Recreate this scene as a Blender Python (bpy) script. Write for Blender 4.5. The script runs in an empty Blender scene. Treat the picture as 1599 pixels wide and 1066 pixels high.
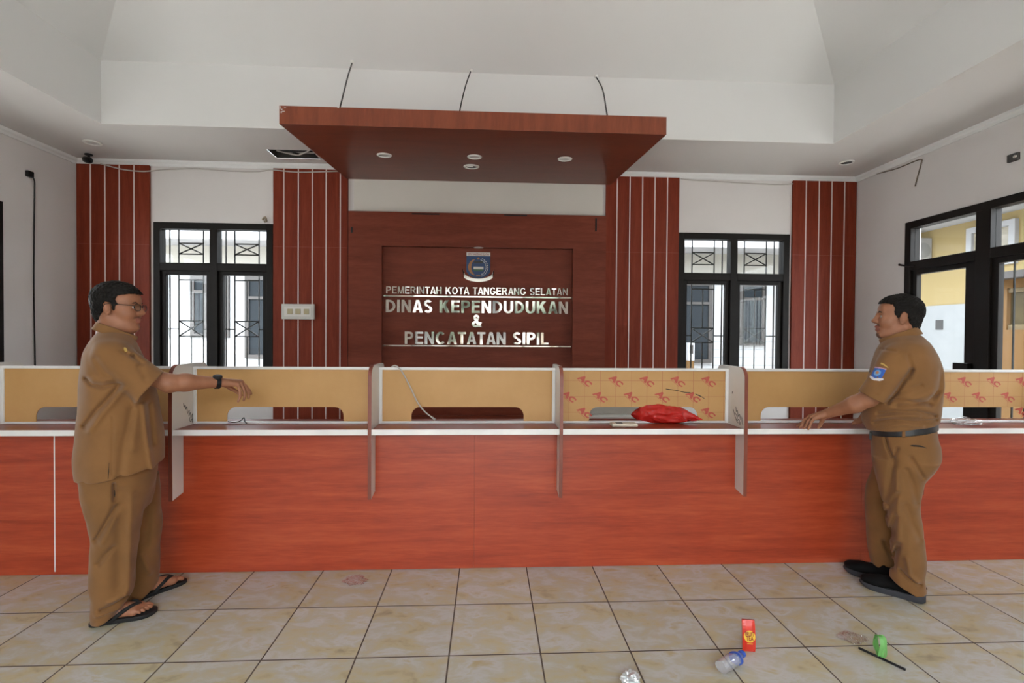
import bpy, bmesh, math, random
import numpy as np
from mathutils import Vector, Matrix, Euler

random.seed(7)
SC = bpy.context.scene
COL = SC.collection
PI = math.pi

# ---------------------------------------------------------------- materials
MATS = {}

def new_mat(name):
    m = bpy.data.materials.new(name)
    m.use_nodes = True
    nt = m.node_tree
    nt.nodes.clear()
    out = nt.nodes.new('ShaderNodeOutputMaterial')
    MATS[name] = m
    return m, nt, out

def N(nt, kind, **kw):
    n = nt.nodes.new(kind)
    for k, v in kw.items():
        if k in n.inputs.keys():
            n.inputs[k].default_value = v
        else:
            setattr(n, k, v)
    return n

def L(nt, a, b):
    nt.links.new(a, b)

def ramp(nt, fac, stops):
    r = nt.nodes.new('ShaderNodeValToRGB')
    e = r.color_ramp.elements
    while len(e) < len(stops):
        e.new(0.5)
    for i, (p, c) in enumerate(stops):
        e[i].position = p
        e[i].color = (*c, 1) if len(c) == 3 else c
    L(nt, fac, r.inputs[0])
    return r

def s2l(r, g, b):
    f = lambda c: c / 12.92 if c <= 0.04045 else ((c + 0.055) / 1.055) ** 2.4
    return (f(r / 255), f(g / 255), f(b / 255))

def principled(nt, out, **kw):
    p = nt.nodes.new('ShaderNodeBsdfPrincipled')
    for k, v in kw.items():
        p.inputs[k.replace('_', ' ')].default_value = v
    L(nt, p.outputs[0], out.inputs[0])
    return p

def plain(name, col, rough=0.6, vary=0.06, scale=6.0, metallic=0.0, bump=0.0, bscale=80.0, spec=0.5):
    """a paint, plastic or metal with a slight mottling"""
    m, nt, out = new_mat(name)
    p = principled(nt, out, Roughness=rough, Metallic=metallic)
    p.inputs['Specular IOR Level'].default_value = spec
    tc = N(nt, 'ShaderNodeTexCoord')
    n = N(nt, 'ShaderNodeTexNoise', Scale=scale, Detail=4.0)
    L(nt, tc.outputs['Object'], n.inputs['Vector'])
    lo = tuple(max(0, c * (1 - vary)) for c in col)
    hi = tuple(min(1, c * (1 + vary)) for c in col)
    r = ramp(nt, n.outputs[0], [(0.3, lo), (0.7, hi)])
    L(nt, r.outputs[0], p.inputs['Base Color'])
    if bump:
        b = N(nt, 'ShaderNodeTexNoise', Scale=bscale, Detail=3.0)
        L(nt, tc.outputs['Object'], b.inputs['Vector'])
        bp = N(nt, 'ShaderNodeBump', Strength=bump, Distance=0.004)
        L(nt, b.outputs[0], bp.inputs['Height'])
        L(nt, bp.outputs[0], p.inputs['Normal'])
    return m

def wood(name, dark, mid, light, stretch, rough=0.35, scale=3.0, spec=0.5, fine=1.0):
    """wood-look laminate with long grain; stretch = frequency along x, y, z"""
    m, nt, out = new_mat(name)
    p = principled(nt, out, Roughness=rough)
    p.inputs['Specular IOR Level'].default_value = spec
    tc = N(nt, 'ShaderNodeTexCoord')
    mp = N(nt, 'ShaderNodeMapping')
    mp.inputs['Scale'].default_value = stretch
    L(nt, tc.outputs['Object'], mp.inputs[0])
    n1 = N(nt, 'ShaderNodeTexNoise', Scale=scale, Detail=5.0, Roughness=0.55, Distortion=0.6)
    L(nt, mp.outputs[0], n1.inputs['Vector'])
    n2 = N(nt, 'ShaderNodeTexNoise', Scale=scale * 7, Detail=3.0, Roughness=0.6)
    L(nt, mp.outputs[0], n2.inputs['Vector'])
    mx = N(nt, 'ShaderNodeMix')
    mx.inputs[0].default_value = 0.35 * fine
    L(nt, n1.outputs[0], mx.inputs[2]); L(nt, n2.outputs[0], mx.inputs[3])
    r = ramp(nt, mx.outputs[0], [(0.32, dark), (0.5, mid), (0.68, light)])
    L(nt, r.outputs[0], p.inputs['Base Color'])
    return m

# ---------------------------------------------------------------- mesh builder
class MB:
    """collects shapes (world coordinates) into ONE mesh object"""
    def __init__(s):
        s.v = []; s.f = []; s.mi = []; s.cur = 0; s.sm = []
        s.smooth = False
    def mat(s, i):
        s.cur = i; return s
    def add(s, vs, fs):
        o = len(s.v)
        s.v += [tuple(v) for v in vs]
        for f in fs:
            s.f.append([o + i for i in f]); s.mi.append(s.cur); s.sm.append(s.smooth)
        return s
    def box(s, x0, x1, y0, y1, z0, z1):
        vs = [(x0, y0, z0), (x1, y0, z0), (x1, y1, z0), (x0, y1, z0), (x0, y0, z1), (x1, y0, z1), (x1, y1, z1), (x0, y1, z1)]
        return s.add(vs, [(0, 3, 2, 1), (4, 5, 6, 7), (0, 1, 5, 4), (1, 2, 6, 5), (2, 3, 7, 6), (3, 0, 4, 7)])
    def bbox(s, x0, x1, y0, y1, z0, z1, r=0.003):
        """box with bevelled edges"""
        bm = bmesh.new()
        bmesh.ops.create_cube(bm, size=1)
        for v in bm.verts:
            v.co = Vector(((x0 + x1) / 2 + v.co.x * (x1 - x0), (y0 + y1) / 2 + v.co.y * (y1 - y0), (z0 + z1) / 2 + v.co.z * (z1 - z0)))
        r = min(r, 0.45 * min(x1 - x0, y1 - y0, z1 - z0))
        bmesh.ops.bevel(bm, geom=bm.edges[:], offset=r, segments=2, affect='EDGES', profile=0.5)
        return s.bm(bm)
    def bm(s, bm, M=None):
        bm.verts.index_update()
        s.add([(M @ v.co) if M else v.co for v in bm.verts], [[v.index for v in f.verts] for f in bm.faces])
        bm.free()
        return s
    def prism(s, pts, axis, a, b):
        """polygon extruded along an axis; pts are the two other coordinates in order"""
        n = len(pts)
        def mk(p, t):
            return {'x': (t, p[0], p[1]), 'y': (p[0], t, p[1]), 'z': (p[0], p[1], t)}[axis]
        vs = [mk(p, a) for p in pts] + [mk(p, b) for p in pts]
        fs = [list(range(n))[::-1], [n + i for i in range(n)]] + [(i, (i + 1) % n, n + (i + 1) % n, n + i) for i in range(n)]
        return s.add(vs, fs)
    def tube(s, pts, r, n=8, caps=True):
        pts = [Vector(p) for p in pts]
        rs = r if isinstance(r, (list, tuple)) else [r] * len(pts)
        vs = []; prev = None
        for i, p in enumerate(pts):
            t = (pts[min(i + 1, len(pts) - 1)] - pts[max(i - 1, 0)])
            t.normalize()
            if prev is None:
                ref = Vector((0, 0, 1)) if abs(t.z) < 0.9 else Vector((1, 0, 0))
                u = t.cross(ref).normalized()
            else:
                u = (prev - t * prev.dot(t)).normalized()
            prev = u
            w = t.cross(u)
            for k in range(n):
                a = 2 * PI * k / n
                vs.append(p + (u * math.cos(a) + w * math.sin(a)) * rs[i])
        fs = []
        for i in range(len(pts) - 1):
            for k in range(n):
                fs.append((i * n + k, i * n + (k + 1) % n, (i + 1) * n + (k + 1) % n, (i + 1) * n + k))
        if caps:
            fs.append(list(range(n))[::-1]); m = (len(pts) - 1) * n
            fs.append([m + k for k in range(n)])
        sm = s.smooth; s.smooth = True
        s.add(vs, fs); s.smooth = sm
        return s
    def lathe(s, prof, c, n=24, M=None):
        """prof = (radius, height) pairs turned about z at c; M tilts it first"""
        vs = []
        for (r, h) in prof:
            for k in range(n):
                a = 2 * PI * k / n
                p = Vector((r * math.cos(a), r * math.sin(a), h))
                if M: p = M @ p
                vs.append(p + Vector(c))
        fs = []
        for i in range(len(prof) - 1):
            for k in range(n):
                fs.append((i * n + k, i * n + (k + 1) % n, (i + 1) * n + (k + 1) % n, (i + 1) * n + k))
        fs.append(list(range(n))[::-1]); m = (len(prof) - 1) * n
        fs.append([m + k for k in range(n)])
        sm = s.smooth; s.smooth = True
        s.add(vs, fs); s.smooth = sm
        return s
    def build(s, name, mats, parent=None, loc=None, auto=True):
        me = bpy.data.meshes.new(name)
        o = bpy.data.objects.new(name, me)
        COL.objects.link(o)
        org = Vector((0, 0, 0))
        if parent is not None:
            org = world_loc(parent)
            o.parent = parent
        elif loc is not None:
            org = Vector(loc); o.location = org
        me.from_pydata([tuple(Vector(v) - org) for v in s.v], [], s.f)
        for m in (mats if isinstance(mats, (list, tuple)) else [mats]):
            me.materials.append(m)
        me.polygons.foreach_set('material_index', s.mi)
        me.polygons.foreach_set('use_smooth', s.sm)
        me.validate(); me.update()
        if any(s.sm):
            me.set_sharp_from_angle(angle=math.radians(42))
        return o

def world_loc(o):
    v = Vector((0, 0, 0))
    while o is not None:
        v += o.location; o = o.parent
    return v

def tag(o, label=None, cat=None, group=None, kind=None):
    if label: o['label'] = label
    if cat: o['category'] = cat
    if group: o['group'] = group
    if kind: o['kind'] = kind
    return o

def thing(name, label, cat, loc, group=None):
    o = bpy.data.objects.new(name, None)
    o.empty_display_size = 0.1
    COL.objects.link(o); o.location = loc
    return tag(o, label, cat, group)

def structure(name, mb, mats, parent=None):
    o = mb.build(name, mats, parent)
    if parent is None: o['kind'] = 'structure'
    return o

def dup(root, loc, label=None):
    """copy of a thing with copies of its parts and sub-parts"""
    def rec(o, par):
        c = o.copy(); COL.objects.link(c)
        if par is not None: c.parent = par
        for ch in list(o.children): rec(ch, c)
        return c
    r = rec(root, None)
    r.location = loc
    if label: r['label'] = label
    return r

def smooth_pts(pts, per=8):
    """Catmull-Rom through points"""
    P = [Vector(p) for p in pts]
    P = [P[0] * 2 - P[1]] + P + [P[-1] * 2 - P[-2]]
    out = []
    for i in range(1, len(P) - 2):
        a, b, c, d = P[i - 1], P[i], P[i + 1], P[i + 2]
        for k in range(per):
            t = k / per
            out.append(0.5 * ((2 * b) + (c - a) * t + (2 * a - 5 * b + 4 * c - d) * t * t + (3 * b - a - 3 * c + d) * t ** 3))
    out.append(P[-2])
    return out

def rounded_rect(x0, x1, z0, z1, r, n=6, corners=(1, 1, 1, 1)):
    """outline, corners = bl, br, tr, tl"""
    pts = []
    for (cx, cz, a0, on) in ((x0, z0, PI, corners[0]), (x1, z0, 1.5 * PI, corners[1]), (x1, z1, 0, corners[2]), (x0, z1, 0.5 * PI, corners[3])):
        if not on:
            pts.append((cx, cz)); continue
        ox = cx + r if cx == x0 else cx - r
        oz = cz + r if cz == z0 else cz - r
        for k in range(n + 1):
            a = a0 + 0.5 * PI * k / n
            pts.append((ox + r * math.cos(a), oz + r * math.sin(a)))
    return pts

def wall_cells(mb, axis, t0, t1, us, zs, holes):
    """a wall slab across `axis` from t0 to t1 with rectangular holes, as one closed surface"""
    U = sorted(set(us + [h[0] for h in holes] + [h[1] for h in holes]))
    Z = sorted(set(zs + [h[2] for h in holes] + [h[3] for h in holes]))
    def solid(i, j):
        if i < 0 or j < 0 or i >= len(U) - 1 or j >= len(Z) - 1: return False
        cu, cz = (U[i] + U[i + 1]) / 2, (Z[j] + Z[j + 1]) / 2
        return not any(h[0] < cu < h[1] and h[2] < cz < h[3] for h in holes)
    idx = {}; vs = []; fs = []
    def V(i, j, t):
        k = (i, j, t)
        if k not in idx:
            idx[k] = len(vs)
            p = (U[i], Z[j]); tt = t1 if t else t0
            vs.append({'x': (tt, p[0], p[1]), 'y': (p[0], tt, p[1]), 'z': (p[0], p[1], tt)}[axis])
        return idx[k]
    for i in range(len(U) - 1):
        for j in range(len(Z) - 1):
            if not solid(i, j): continue
            fs.append((V(i, j, 0), V(i + 1, j, 0), V(i + 1, j + 1, 0), V(i, j + 1, 0)))
            fs.append((V(i, j, 1), V(i, j + 1, 1), V(i + 1, j + 1, 1), V(i + 1, j, 1)))
            if not solid(i - 1, j): fs.append((V(i, j, 0), V(i, j + 1, 0), V(i, j + 1, 1), V(i, j, 1)))
            if not solid(i + 1, j): fs.append((V(i + 1, j, 0), V(i + 1, j, 1), V(i + 1, j + 1, 1), V(i + 1, j + 1, 0)))
            if not solid(i, j - 1): fs.append((V(i, j, 0), V(i, j, 1), V(i + 1, j, 1), V(i + 1, j, 0)))
            if not solid(i, j + 1): fs.append((V(i, j + 1, 0), V(i + 1, j + 1, 0), V(i + 1, j + 1, 1), V(i, j + 1, 1)))
    bm = bmesh.new()
    bv = [bm.verts.new(v) for v in vs]
    for f in fs: bm.faces.new([bv[k] for k in f])
    bmesh.ops.recalc_face_normals(bm, faces=bm.faces[:])
    return mb.bm(bm)

# ---------------------------------------------------------------- lettering
def text_mesh(txt, bold=0.0, extrude=0.0, space=1.0):
    """vertices and faces of a line of text set in the built-in face, lying in x-y"""
    cu = bpy.data.curves.new('lettering', 'FONT')
    cu.body = txt; cu.offset = bold; cu.extrude = extrude; cu.space_character = space
    cu.resolution_u = 4
    o = bpy.data.objects.new('lettering', cu)
    COL.objects.link(o)
    dg = bpy.context.evaluated_depsgraph_get()
    me = bpy.data.meshes.new_from_object(o.evaluated_get(dg))
    vs = [v.co.copy() for v in me.vertices]; fs = [list(p.vertices) for p in me.polygons]
    bpy.data.objects.remove(o); bpy.data.curves.remove(cu); bpy.data.meshes.remove(me)
    return vs, fs

def glyphs(vs, fs):
    """split a text mesh into letters: islands that overlap across x"""
    par = list(range(len(vs)))
    def find(a):
        while par[a] != a:
            par[a] = par[par[a]]; a = par[a]
        return a
    key = {}
    for i, v in enumerate(vs):
        k = (round(v.x, 5), round(v.y, 5))
        if k in key: par[find(i)] = find(key[k])
        else: key[k] = i
    for f in fs:
        for b in f[1:]: par[find(b)] = find(f[0])
    isl = {}
    for fi, f in enumerate(fs): isl.setdefault(find(f[0]), []).append(fi)
    spans = []
    for r, fl in isl.items():
        xs = [vs[i].x for fi in fl for i in fs[fi]]
        spans.append([min(xs), max(xs), fl])
    spans.sort(key=lambda t: t[0])
    out = []
    for sp in spans:
        if out and sp[0] < out[-1][1] - 0.35 * min(sp[1] - sp[0], out[-1][1] - out[-1][0]):
            out[-1][1] = max(out[-1][1], sp[1]); out[-1][2] += sp[2]
        else: out.append(sp)
    res = []
    for a, b, fl in out:
        m = {}; V = []; F = []
        for fi in fl:
            g = []
            for i in fs[fi]:
                if i not in m: m[i] = len(V); V.append(vs[i])
                g.append(m[i])
            F.append(g)
        res.append((V, F))
    return res

# ================================================================= MATERIALS
white_paint = plain('white wall paint', (0.64, 0.61, 0.60), 0.85, 0.03, 1.2, bump=0.05, bscale=60)
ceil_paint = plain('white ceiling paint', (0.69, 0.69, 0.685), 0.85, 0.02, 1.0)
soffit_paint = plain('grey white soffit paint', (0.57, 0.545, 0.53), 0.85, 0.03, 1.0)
counter_wood = wood('orange red laminate', (0.26, 0.030, 0.011), (0.375, 0.052, 0.018), (0.47, 0.085, 0.030), (0.55, 1, 7.0), 0.33, 2.4)
ledge_wood = wood('brown red laminate', (0.16, 0.028, 0.014), (0.23, 0.042, 0.020), (0.29, 0.060, 0.030), (0.8, 9.0, 1), 0.30, 2.2, 0.3)
maho_v = wood('dark mahogany laminate upright grain', (0.135, 0.019, 0.008), (0.180, 0.028, 0.012), (0.220, 0.040, 0.018), (9.0, 9.0, 0.7), 0.5, 2.2, 0.18)
maho_h = wood('dark mahogany laminate level grain', (0.130, 0.027, 0.014), (0.168, 0.036, 0.019), (0.210, 0.048, 0.026), (0.8, 9.0, 6.0), 0.45, 2.2, 0.2)
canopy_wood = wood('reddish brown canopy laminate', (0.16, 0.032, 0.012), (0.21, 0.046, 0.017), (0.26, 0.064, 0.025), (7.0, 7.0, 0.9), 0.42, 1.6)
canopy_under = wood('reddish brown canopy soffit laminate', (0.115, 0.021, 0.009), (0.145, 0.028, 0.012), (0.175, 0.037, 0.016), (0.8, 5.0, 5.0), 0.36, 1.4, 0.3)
edge_wood = wood('brown edge band', (0.14, 0.035, 0.022), (0.20, 0.05, 0.03), (0.25, 0.07, 0.045), (4, 4, 1), 0.3, 2.0)
white_strip = plain('white inlay strip', (0.66, 0.56, 0.52), 0.6, 0.04)
white_lam = plain('white laminate', (0.66, 0.64, 0.60), 0.4, 0.05, 3.0)
white_edge = plain('white edge band', (0.80, 0.79, 0.76), 0.35, 0.10, 4.0)
alu = plain('white aluminium profile', (0.72, 0.72, 0.71), 0.4, 0.04)
lightbox = plain('off white infill board', (0.62, 0.59, 0.54), 0.75, 0.03, 1.5)
black_frame = plain('black brown window frame', (0.008, 0.006, 0.005), 0.55, 0.15, spec=0.2)
grille_black = plain('black steel bar', (0.012, 0.011, 0.010), 0.5, 0.1)
chrome = plain('mirror polished steel', (0.80, 0.78, 0.73), 0.05, 0.01, metallic=1.0)
black_plastic = plain('black plastic', (0.009, 0.009, 0.010), 0.5, 0.1, spec=0.3)
dark_grey = plain('dark grey', (0.05, 0.048, 0.046), 0.6, 0.1)
lamp_white = plain('lamp trim white', (0.72, 0.71, 0.68), 0.4, 0.02)
lamp_lens = plain('frosted lamp lens', (0.50, 0.49, 0.47), 0.3, 0.03)
void_mat = plain('dark ceiling void', (0.02, 0.018, 0.016), 0.9, 0.2)
cable_grey = plain('grey cable', (0.42, 0.39, 0.36), 0.6, 0.05)
cable_black = plain('black cable', (0.02, 0.018, 0.017), 0.5, 0.05)
ink = plain('black marker ink', (0.05, 0.05, 0.05), 0.6, 0.1)
red_ink = plain('faded red print', (0.46, 0.085, 0.055), 0.6, 0.08, 30)
beige_plastic = plain('aged beige switch plastic', (0.42, 0.36, 0.22), 0.45, 0.05)
grey_plastic = plain('white grey plastic', (0.55, 0.54, 0.50), 0.45, 0.04)

def kraft(name, grid):
    """brown protective paper over acrylic; some sheets carry a fine printed red grid"""
    m, nt, out = new_mat(name)
    p = principled(nt, out, Roughness=0.5)
    p.inputs['Specular IOR Level'].default_value = 0.35
    tc = N(nt, 'ShaderNodeTexCoord')
    mp = N(nt, 'ShaderNodeMapping'); mp.inputs['Scale'].default_value = (1, 1, 1)
    L(nt, tc.outputs['Object'], mp.inputs[0])
    n = N(nt, 'ShaderNodeTexNoise', Scale=2.5, Detail=6.0, Roughness=0.6)
    L(nt, mp.outputs[0], n.inputs['Vector'])
    r = ramp(nt, n.outputs[0], [(0.3, (0.47, 0.265, 0.095)), (0.7, (0.56, 0.33, 0.135))])
    col = r.outputs[0]
    if grid:
        sp = N(nt, 'ShaderNodeSeparateXYZ'); L(nt, tc.outputs['Object'], sp.inputs[0])
        fac = None
        for ax, off in ((0, grid[0]), (2, grid[1])):
            a = N(nt, 'ShaderNodeMath', operation='ADD'); a.inputs[1].default_value = off + 10
            L(nt, sp.outputs[ax], a.inputs[0])
            d = N(nt, 'ShaderNodeMath', operation='MODULO'); d.inputs[1].default_value = 0.0985
            L(nt, a.outputs[0], d.inputs[0])
            lt = N(nt, 'ShaderNodeMath', operation='LESS_THAN'); lt.inputs[1].default_value = 0.0024
            L(nt, d.outputs[0], lt.inputs[0])
            if fac is None: fac = lt.outputs[0]
            else:
                mx = N(nt, 'ShaderNodeMath', operation='MAXIMUM')
                L(nt, fac, mx.inputs[0]); L(nt, lt.outputs[0], mx.inputs[1]); fac = mx.outputs[0]
        mul = N(nt, 'ShaderNodeMath', operation='MULTIPLY'); mul.inputs[1].default_value = 0.75
        L(nt, fac, mul.inputs[0])
        mix = N(nt, 'ShaderNodeMix', data_type='RGBA')
        L(nt, mul.outputs[0], mix.inputs[0]); L(nt, col, mix.inputs[6])
        mix.inputs[7].default_value = (0.38, 0.12, 0.06, 1)
        col = mix.outputs[2]
    L(nt, col, p.inputs['Base Color'])
    return m

kraft_plain = kraft('brown masking paper', None)
kraft_grid = kraft('brown masking paper with red grid', (0.0, 0.0))

def tile_floor():
    m, nt, out = new_mat('beige marbled ceramic tile')
    p = principled(nt, out)
    p.inputs['Specular IOR Level'].default_value = 0.45
    tc = N(nt, 'ShaderNodeTexCoord')
    sp = N(nt, 'ShaderNodeSeparateXYZ'); L(nt, tc.outputs['Object'], sp.inputs[0])
    ids = []; gr = None
    for ax, off in ((0, 1.762), (1, -2.510)):
        a = N(nt, 'ShaderNodeMath', operation='ADD'); a.inputs[1].default_value = off + 20.0
        L(nt, sp.outputs[ax], a.inputs[0])
        dv = N(nt, 'ShaderNodeMath', operation='DIVIDE'); dv.inputs[1].default_value = 0.4
        L(nt, a.outputs[0], dv.inputs[0])
        fr = N(nt, 'ShaderNodeMath', operation='FRACT'); L(nt, dv.outputs[0], fr.inputs[0])
        fl = N(nt, 'ShaderNodeMath', operation='FLOOR'); L(nt, dv.outputs[0], fl.inputs[0])
        ids.append(fl.outputs[0])
        s = N(nt, 'ShaderNodeMath', operation='SUBTRACT'); s.inputs[1].default_value = 0.5
        L(nt, fr.outputs[0], s.inputs[0])
        ab = N(nt, 'ShaderNodeMath', operation='ABSOLUTE'); L(nt, s.outputs[0], ab.inputs[0])
        g = N(nt, 'ShaderNodeMath', operation='GREATER_THAN'); g.inputs[1].default_value = 0.4918
        L(nt, ab.outputs[0], g.inputs[0])
        if gr is None: gr = g.outputs[0]
        else:
            mx = N(nt, 'ShaderNodeMath', operation='MAXIMUM'); L(nt, gr, mx.inputs[0]); L(nt, g.outputs[0], mx.inputs[1]); gr = mx.outputs[0]
    cb = N(nt, 'ShaderNodeCombineXYZ'); L(nt, ids[0], cb.inputs[0]); L(nt, ids[1], cb.inputs[1])
    wn = N(nt, 'ShaderNodeTexWhiteNoise'); L(nt, cb.outputs[0], wn.inputs['Vector'])
    sc = N(nt, 'ShaderNodeVectorMath', operation='SCALE'); sc.inputs['Scale'].default_value = 7.0
    L(nt, wn.outputs['Color'], sc.inputs[0])
    ad = N(nt, 'ShaderNodeVectorMath', operation='ADD'); L(nt, tc.outputs['Object'], ad.inputs[0]); L(nt, sc.outputs[0], ad.inputs[1])
    mp = N(nt, 'ShaderNodeMapping'); mp.inputs['Rotation'].default_value = (0, 0, 0.6); mp.inputs['Scale'].default_value = (3.6, 6.0, 1)
    L(nt, ad.outputs[0], mp.inputs[0])
    n1 = N(nt, 'ShaderNodeTexNoise', Scale=1.7, Detail=6.0, Roughness=0.6, Distortion=0.35)
    L(nt, mp.outputs[0], n1.inputs['Vector'])
    r = ramp(nt, n1.outputs[0], [(0.26, s2l(154, 146, 122)), (0.40, s2l(180, 170, 139)), (0.50, s2l(176, 172, 156)), (0.60, s2l(182, 182, 178)), (0.72, s2l(174, 162, 127))])
    tv = N(nt, 'ShaderNodeMath', operation='MULTIPLY_ADD'); tv.inputs[1].default_value = 0.10; tv.inputs[2].default_value = 0.95
    L(nt, wn.outputs['Value'], tv.inputs[0])
    hs = N(nt, 'ShaderNodeHueSaturation'); L(nt, tv.outputs[0], hs.inputs['Value']); L(nt, r.outputs[0], hs.inputs['Color'])
    mix = N(nt, 'ShaderNodeMix', data_type='RGBA')
    L(nt, gr, mix.inputs[0]); L(nt, hs.outputs[0], mix.inputs[6]); mix.inputs[7].default_value = (0.05, 0.033, 0.022, 1)
    L(nt, mix.outputs[2], p.inputs['Base Color'])
    rr = N(nt, 'ShaderNodeMath', operation='MULTIPLY_ADD'); rr.inputs[1].default_value = 0.45; rr.inputs[2].default_value = 0.27
    L(nt, gr, rr.inputs[0]); L(nt, rr.outputs[0], p.inputs['Roughness'])
    inv = N(nt, 'ShaderNodeMath', operation='SUBTRACT'); inv.inputs[0].default_value = 1.0; L(nt, gr, inv.inputs[1])
    bp = N(nt, 'ShaderNodeBump', Strength=0.25, Distance=0.002); L(nt, inv.outputs[0], bp.inputs['Height']); L(nt, bp.outputs[0], p.inputs['Normal'])
    return m
floor_mat = tile_floor()

def glass_mat(name, tint=(0.96, 0.98, 0.98), gloss=1.0, rough=0.02):
    m, nt, out = new_mat(name)
    tr = N(nt, 'ShaderNodeBsdfTransparent'); tr.inputs[0].default_value = (*tint, 1)
    gl = N(nt, 'ShaderNodeBsdfGlossy'); gl.inputs['Roughness'].default_value = rough
    lw = N(nt, 'ShaderNodeLayerWeight')
    pw = N(nt, 'ShaderNodeMath', operation='POWER'); pw.inputs[1].default_value = 5.0
    L(nt, lw.outputs['Facing'], pw.inputs[0])
    mu = N(nt, 'ShaderNodeMath', operation='MULTIPLY_ADD'); mu.inputs[1].default_value = 0.7; mu.inputs[2].default_value = 0.04 * gloss
    L(nt, pw.outputs[0], mu.inputs[0])
    mx = N(nt, 'ShaderNodeMixShader')
    L(nt, mu.outputs[0], mx.inputs[0]); L(nt, tr.outputs[0], mx.inputs[1]); L(nt, gl.outputs[0], mx.inputs[2])
    L(nt, mx.outputs[0], out.inputs[0])
    return m
glass = glass_mat('window glass', gloss=0.3)
def film(name, tint, haze, gloss=3.0):
    """thin clear plastic: mostly see-through, a milky haze and highlights"""
    m, nt, out = new_mat(name)
    tr = N(nt, 'ShaderNodeBsdfTransparent'); tr.inputs[0].default_value = (*tint, 1)
    df = N(nt, 'ShaderNodeBsdfDiffuse'); df.inputs[0].default_value = (0.85, 0.88, 0.90, 1)
    gl = N(nt, 'ShaderNodeBsdfGlossy'); gl.inputs['Roughness'].default_value = 0.08
    m1 = N(nt, 'ShaderNodeMixShader'); m1.inputs[0].default_value = haze
    L(nt, tr.outputs[0], m1.inputs[1]); L(nt, df.outputs[0], m1.inputs[2])
    lw = N(nt, 'ShaderNodeLayerWeight'); pw = N(nt, 'ShaderNodeMath', operation='POWER'); pw.inputs[1].default_value = 3.0
    L(nt, lw.outputs['Facing'], pw.inputs[0])
    mu = N(nt, 'ShaderNodeMath', operation='MULTIPLY_ADD'); mu.inputs[1].default_value = 0.8; mu.inputs[2].default_value = 0.04 * gloss
    L(nt, pw.outputs[0], mu.inputs[0])
    m2 = N(nt, 'ShaderNodeMixShader'); L(nt, mu.outputs[0], m2.inputs[0]); L(nt, m1.outputs[0], m2.inputs[1]); L(nt, gl.outputs[0], m2.inputs[2])
    L(nt, m2.outputs[0], out.inputs[0])
    return m
clear_plastic = film('clear plastic film', (0.99, 0.99, 0.99), 0.03, 1.5)
lens_glass = glass_mat('spectacle lens', (0.93, 0.95, 0.95), 1.0)

# clothing and skin
def cloth(name, col, vary=0.10):
    m, nt, out = new_mat(name)
    p = principled(nt, out, Roughness=0.85)
    p.inputs['Specular IOR Level'].default_value = 0.25
    p.inputs['Sheen Weight'].default_value = 0.15
    tc = N(nt, 'ShaderNodeTexCoord')
    n = N(nt, 'ShaderNodeTexNoise', Scale=9.0, Detail=5.0); L(nt, tc.outputs['Object'], n.inputs['Vector'])
    r = ramp(nt, n.outputs[0], [(0.3, tuple(c * (1 - vary) for c in col)), (0.7, tuple(c * (1 + vary) for c in col))])
    L(nt, r.outputs[0], p.inputs['Base Color'])
    n2 = N(nt, 'ShaderNodeTexNoise', Scale=420.0, Detail=2.0); L(nt, tc.outputs['Object'], n2.inputs['Vector'])
    bp = N(nt, 'ShaderNodeBump', Strength=0.15, Distance=0.001); L(nt, n2.outputs[0], bp.inputs['Height']); L(nt, bp.outputs[0], p.inputs['Normal'])
    return m
khaki = cloth('khaki brown uniform cloth', (0.212, 0.101, 0.034))
khaki_dark = cloth('khaki brown trouser cloth', (0.195, 0.092, 0.030))

def skin_mat(name, col):
    m, nt, out = new_mat(name)
    p = principled(nt, out, Roughness=0.48)
    p.inputs['Specular IOR Level'].default_value = 0.4
    tc = N(nt, 'ShaderNodeTexCoord')
    n = N(nt, 'ShaderNodeTexNoise', Scale=22.0, Detail=5.0); L(nt, tc.outputs['Object'], n.inputs['Vector'])
    r = ramp(nt, n.outputs[0], [(0.3, tuple(c * 0.88 for c in col)), (0.7, tuple(min(1, c * 1.1) for c in col))])
    L(nt, r.outputs[0], p.inputs['Base Color'])
    p.inputs['Subsurface Weight'].default_value = 0.0
    n2 = N(nt, 'ShaderNodeTexNoise', Scale=260.0, Detail=2.0); L(nt, tc.outputs['Object'], n2.inputs['Vector'])
    bp = N(nt, 'ShaderNodeBump', Strength=0.12, Distance=0.001); L(nt, n2.outputs[0], bp.inputs['Height']); L(nt, bp.outputs[0], p.inputs['Normal'])
    return m
skin = skin_mat('brown skin', (0.315, 0.135, 0.072))
lip_skin = skin_mat('lip skin', (0.24, 0.082, 0.055))
nail_mat = plain('finger and toe nail', (0.55, 0.32, 0.24), 0.35, 0.04)
hair_mat = plain('black hair', (0.009, 0.008, 0.007), 0.6, 0.35, 60, bump=0.6, bscale=220, spec=0.15)
stubble = plain('short beard hair', (0.05, 0.03, 0.022), 0.7, 0.3, 120)
eye_white = plain('eye white', (0.40, 0.36, 0.33), 0.25, 0.03)
eye_dark = plain('dark iris', (0.02, 0.012, 0.008), 0.15, 0.1)
tooth = plain('tooth', (0.70, 0.66, 0.58), 0.3, 0.03)
rubber = plain('dark grey rubber', (0.016, 0.016, 0.016), 0.65, 0.12, 40, spec=0.25)
shoe_black = plain('black shoe fabric', (0.004, 0.004, 0.004), 0.8, 0.2, 60, spec=0.15)
shoe_sole = plain('dark grey shoe sole', (0.035, 0.036, 0.042), 0.65, 0.1, spec=0.3)
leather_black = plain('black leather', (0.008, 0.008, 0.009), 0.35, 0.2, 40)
gold = plain('gold thread', (0.55, 0.36, 0.09), 0.5, 0.2, 90)
patch_blue = plain('blue embroidered patch', (0.03, 0.11, 0.42), 0.7, 0.15, 150)
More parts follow.
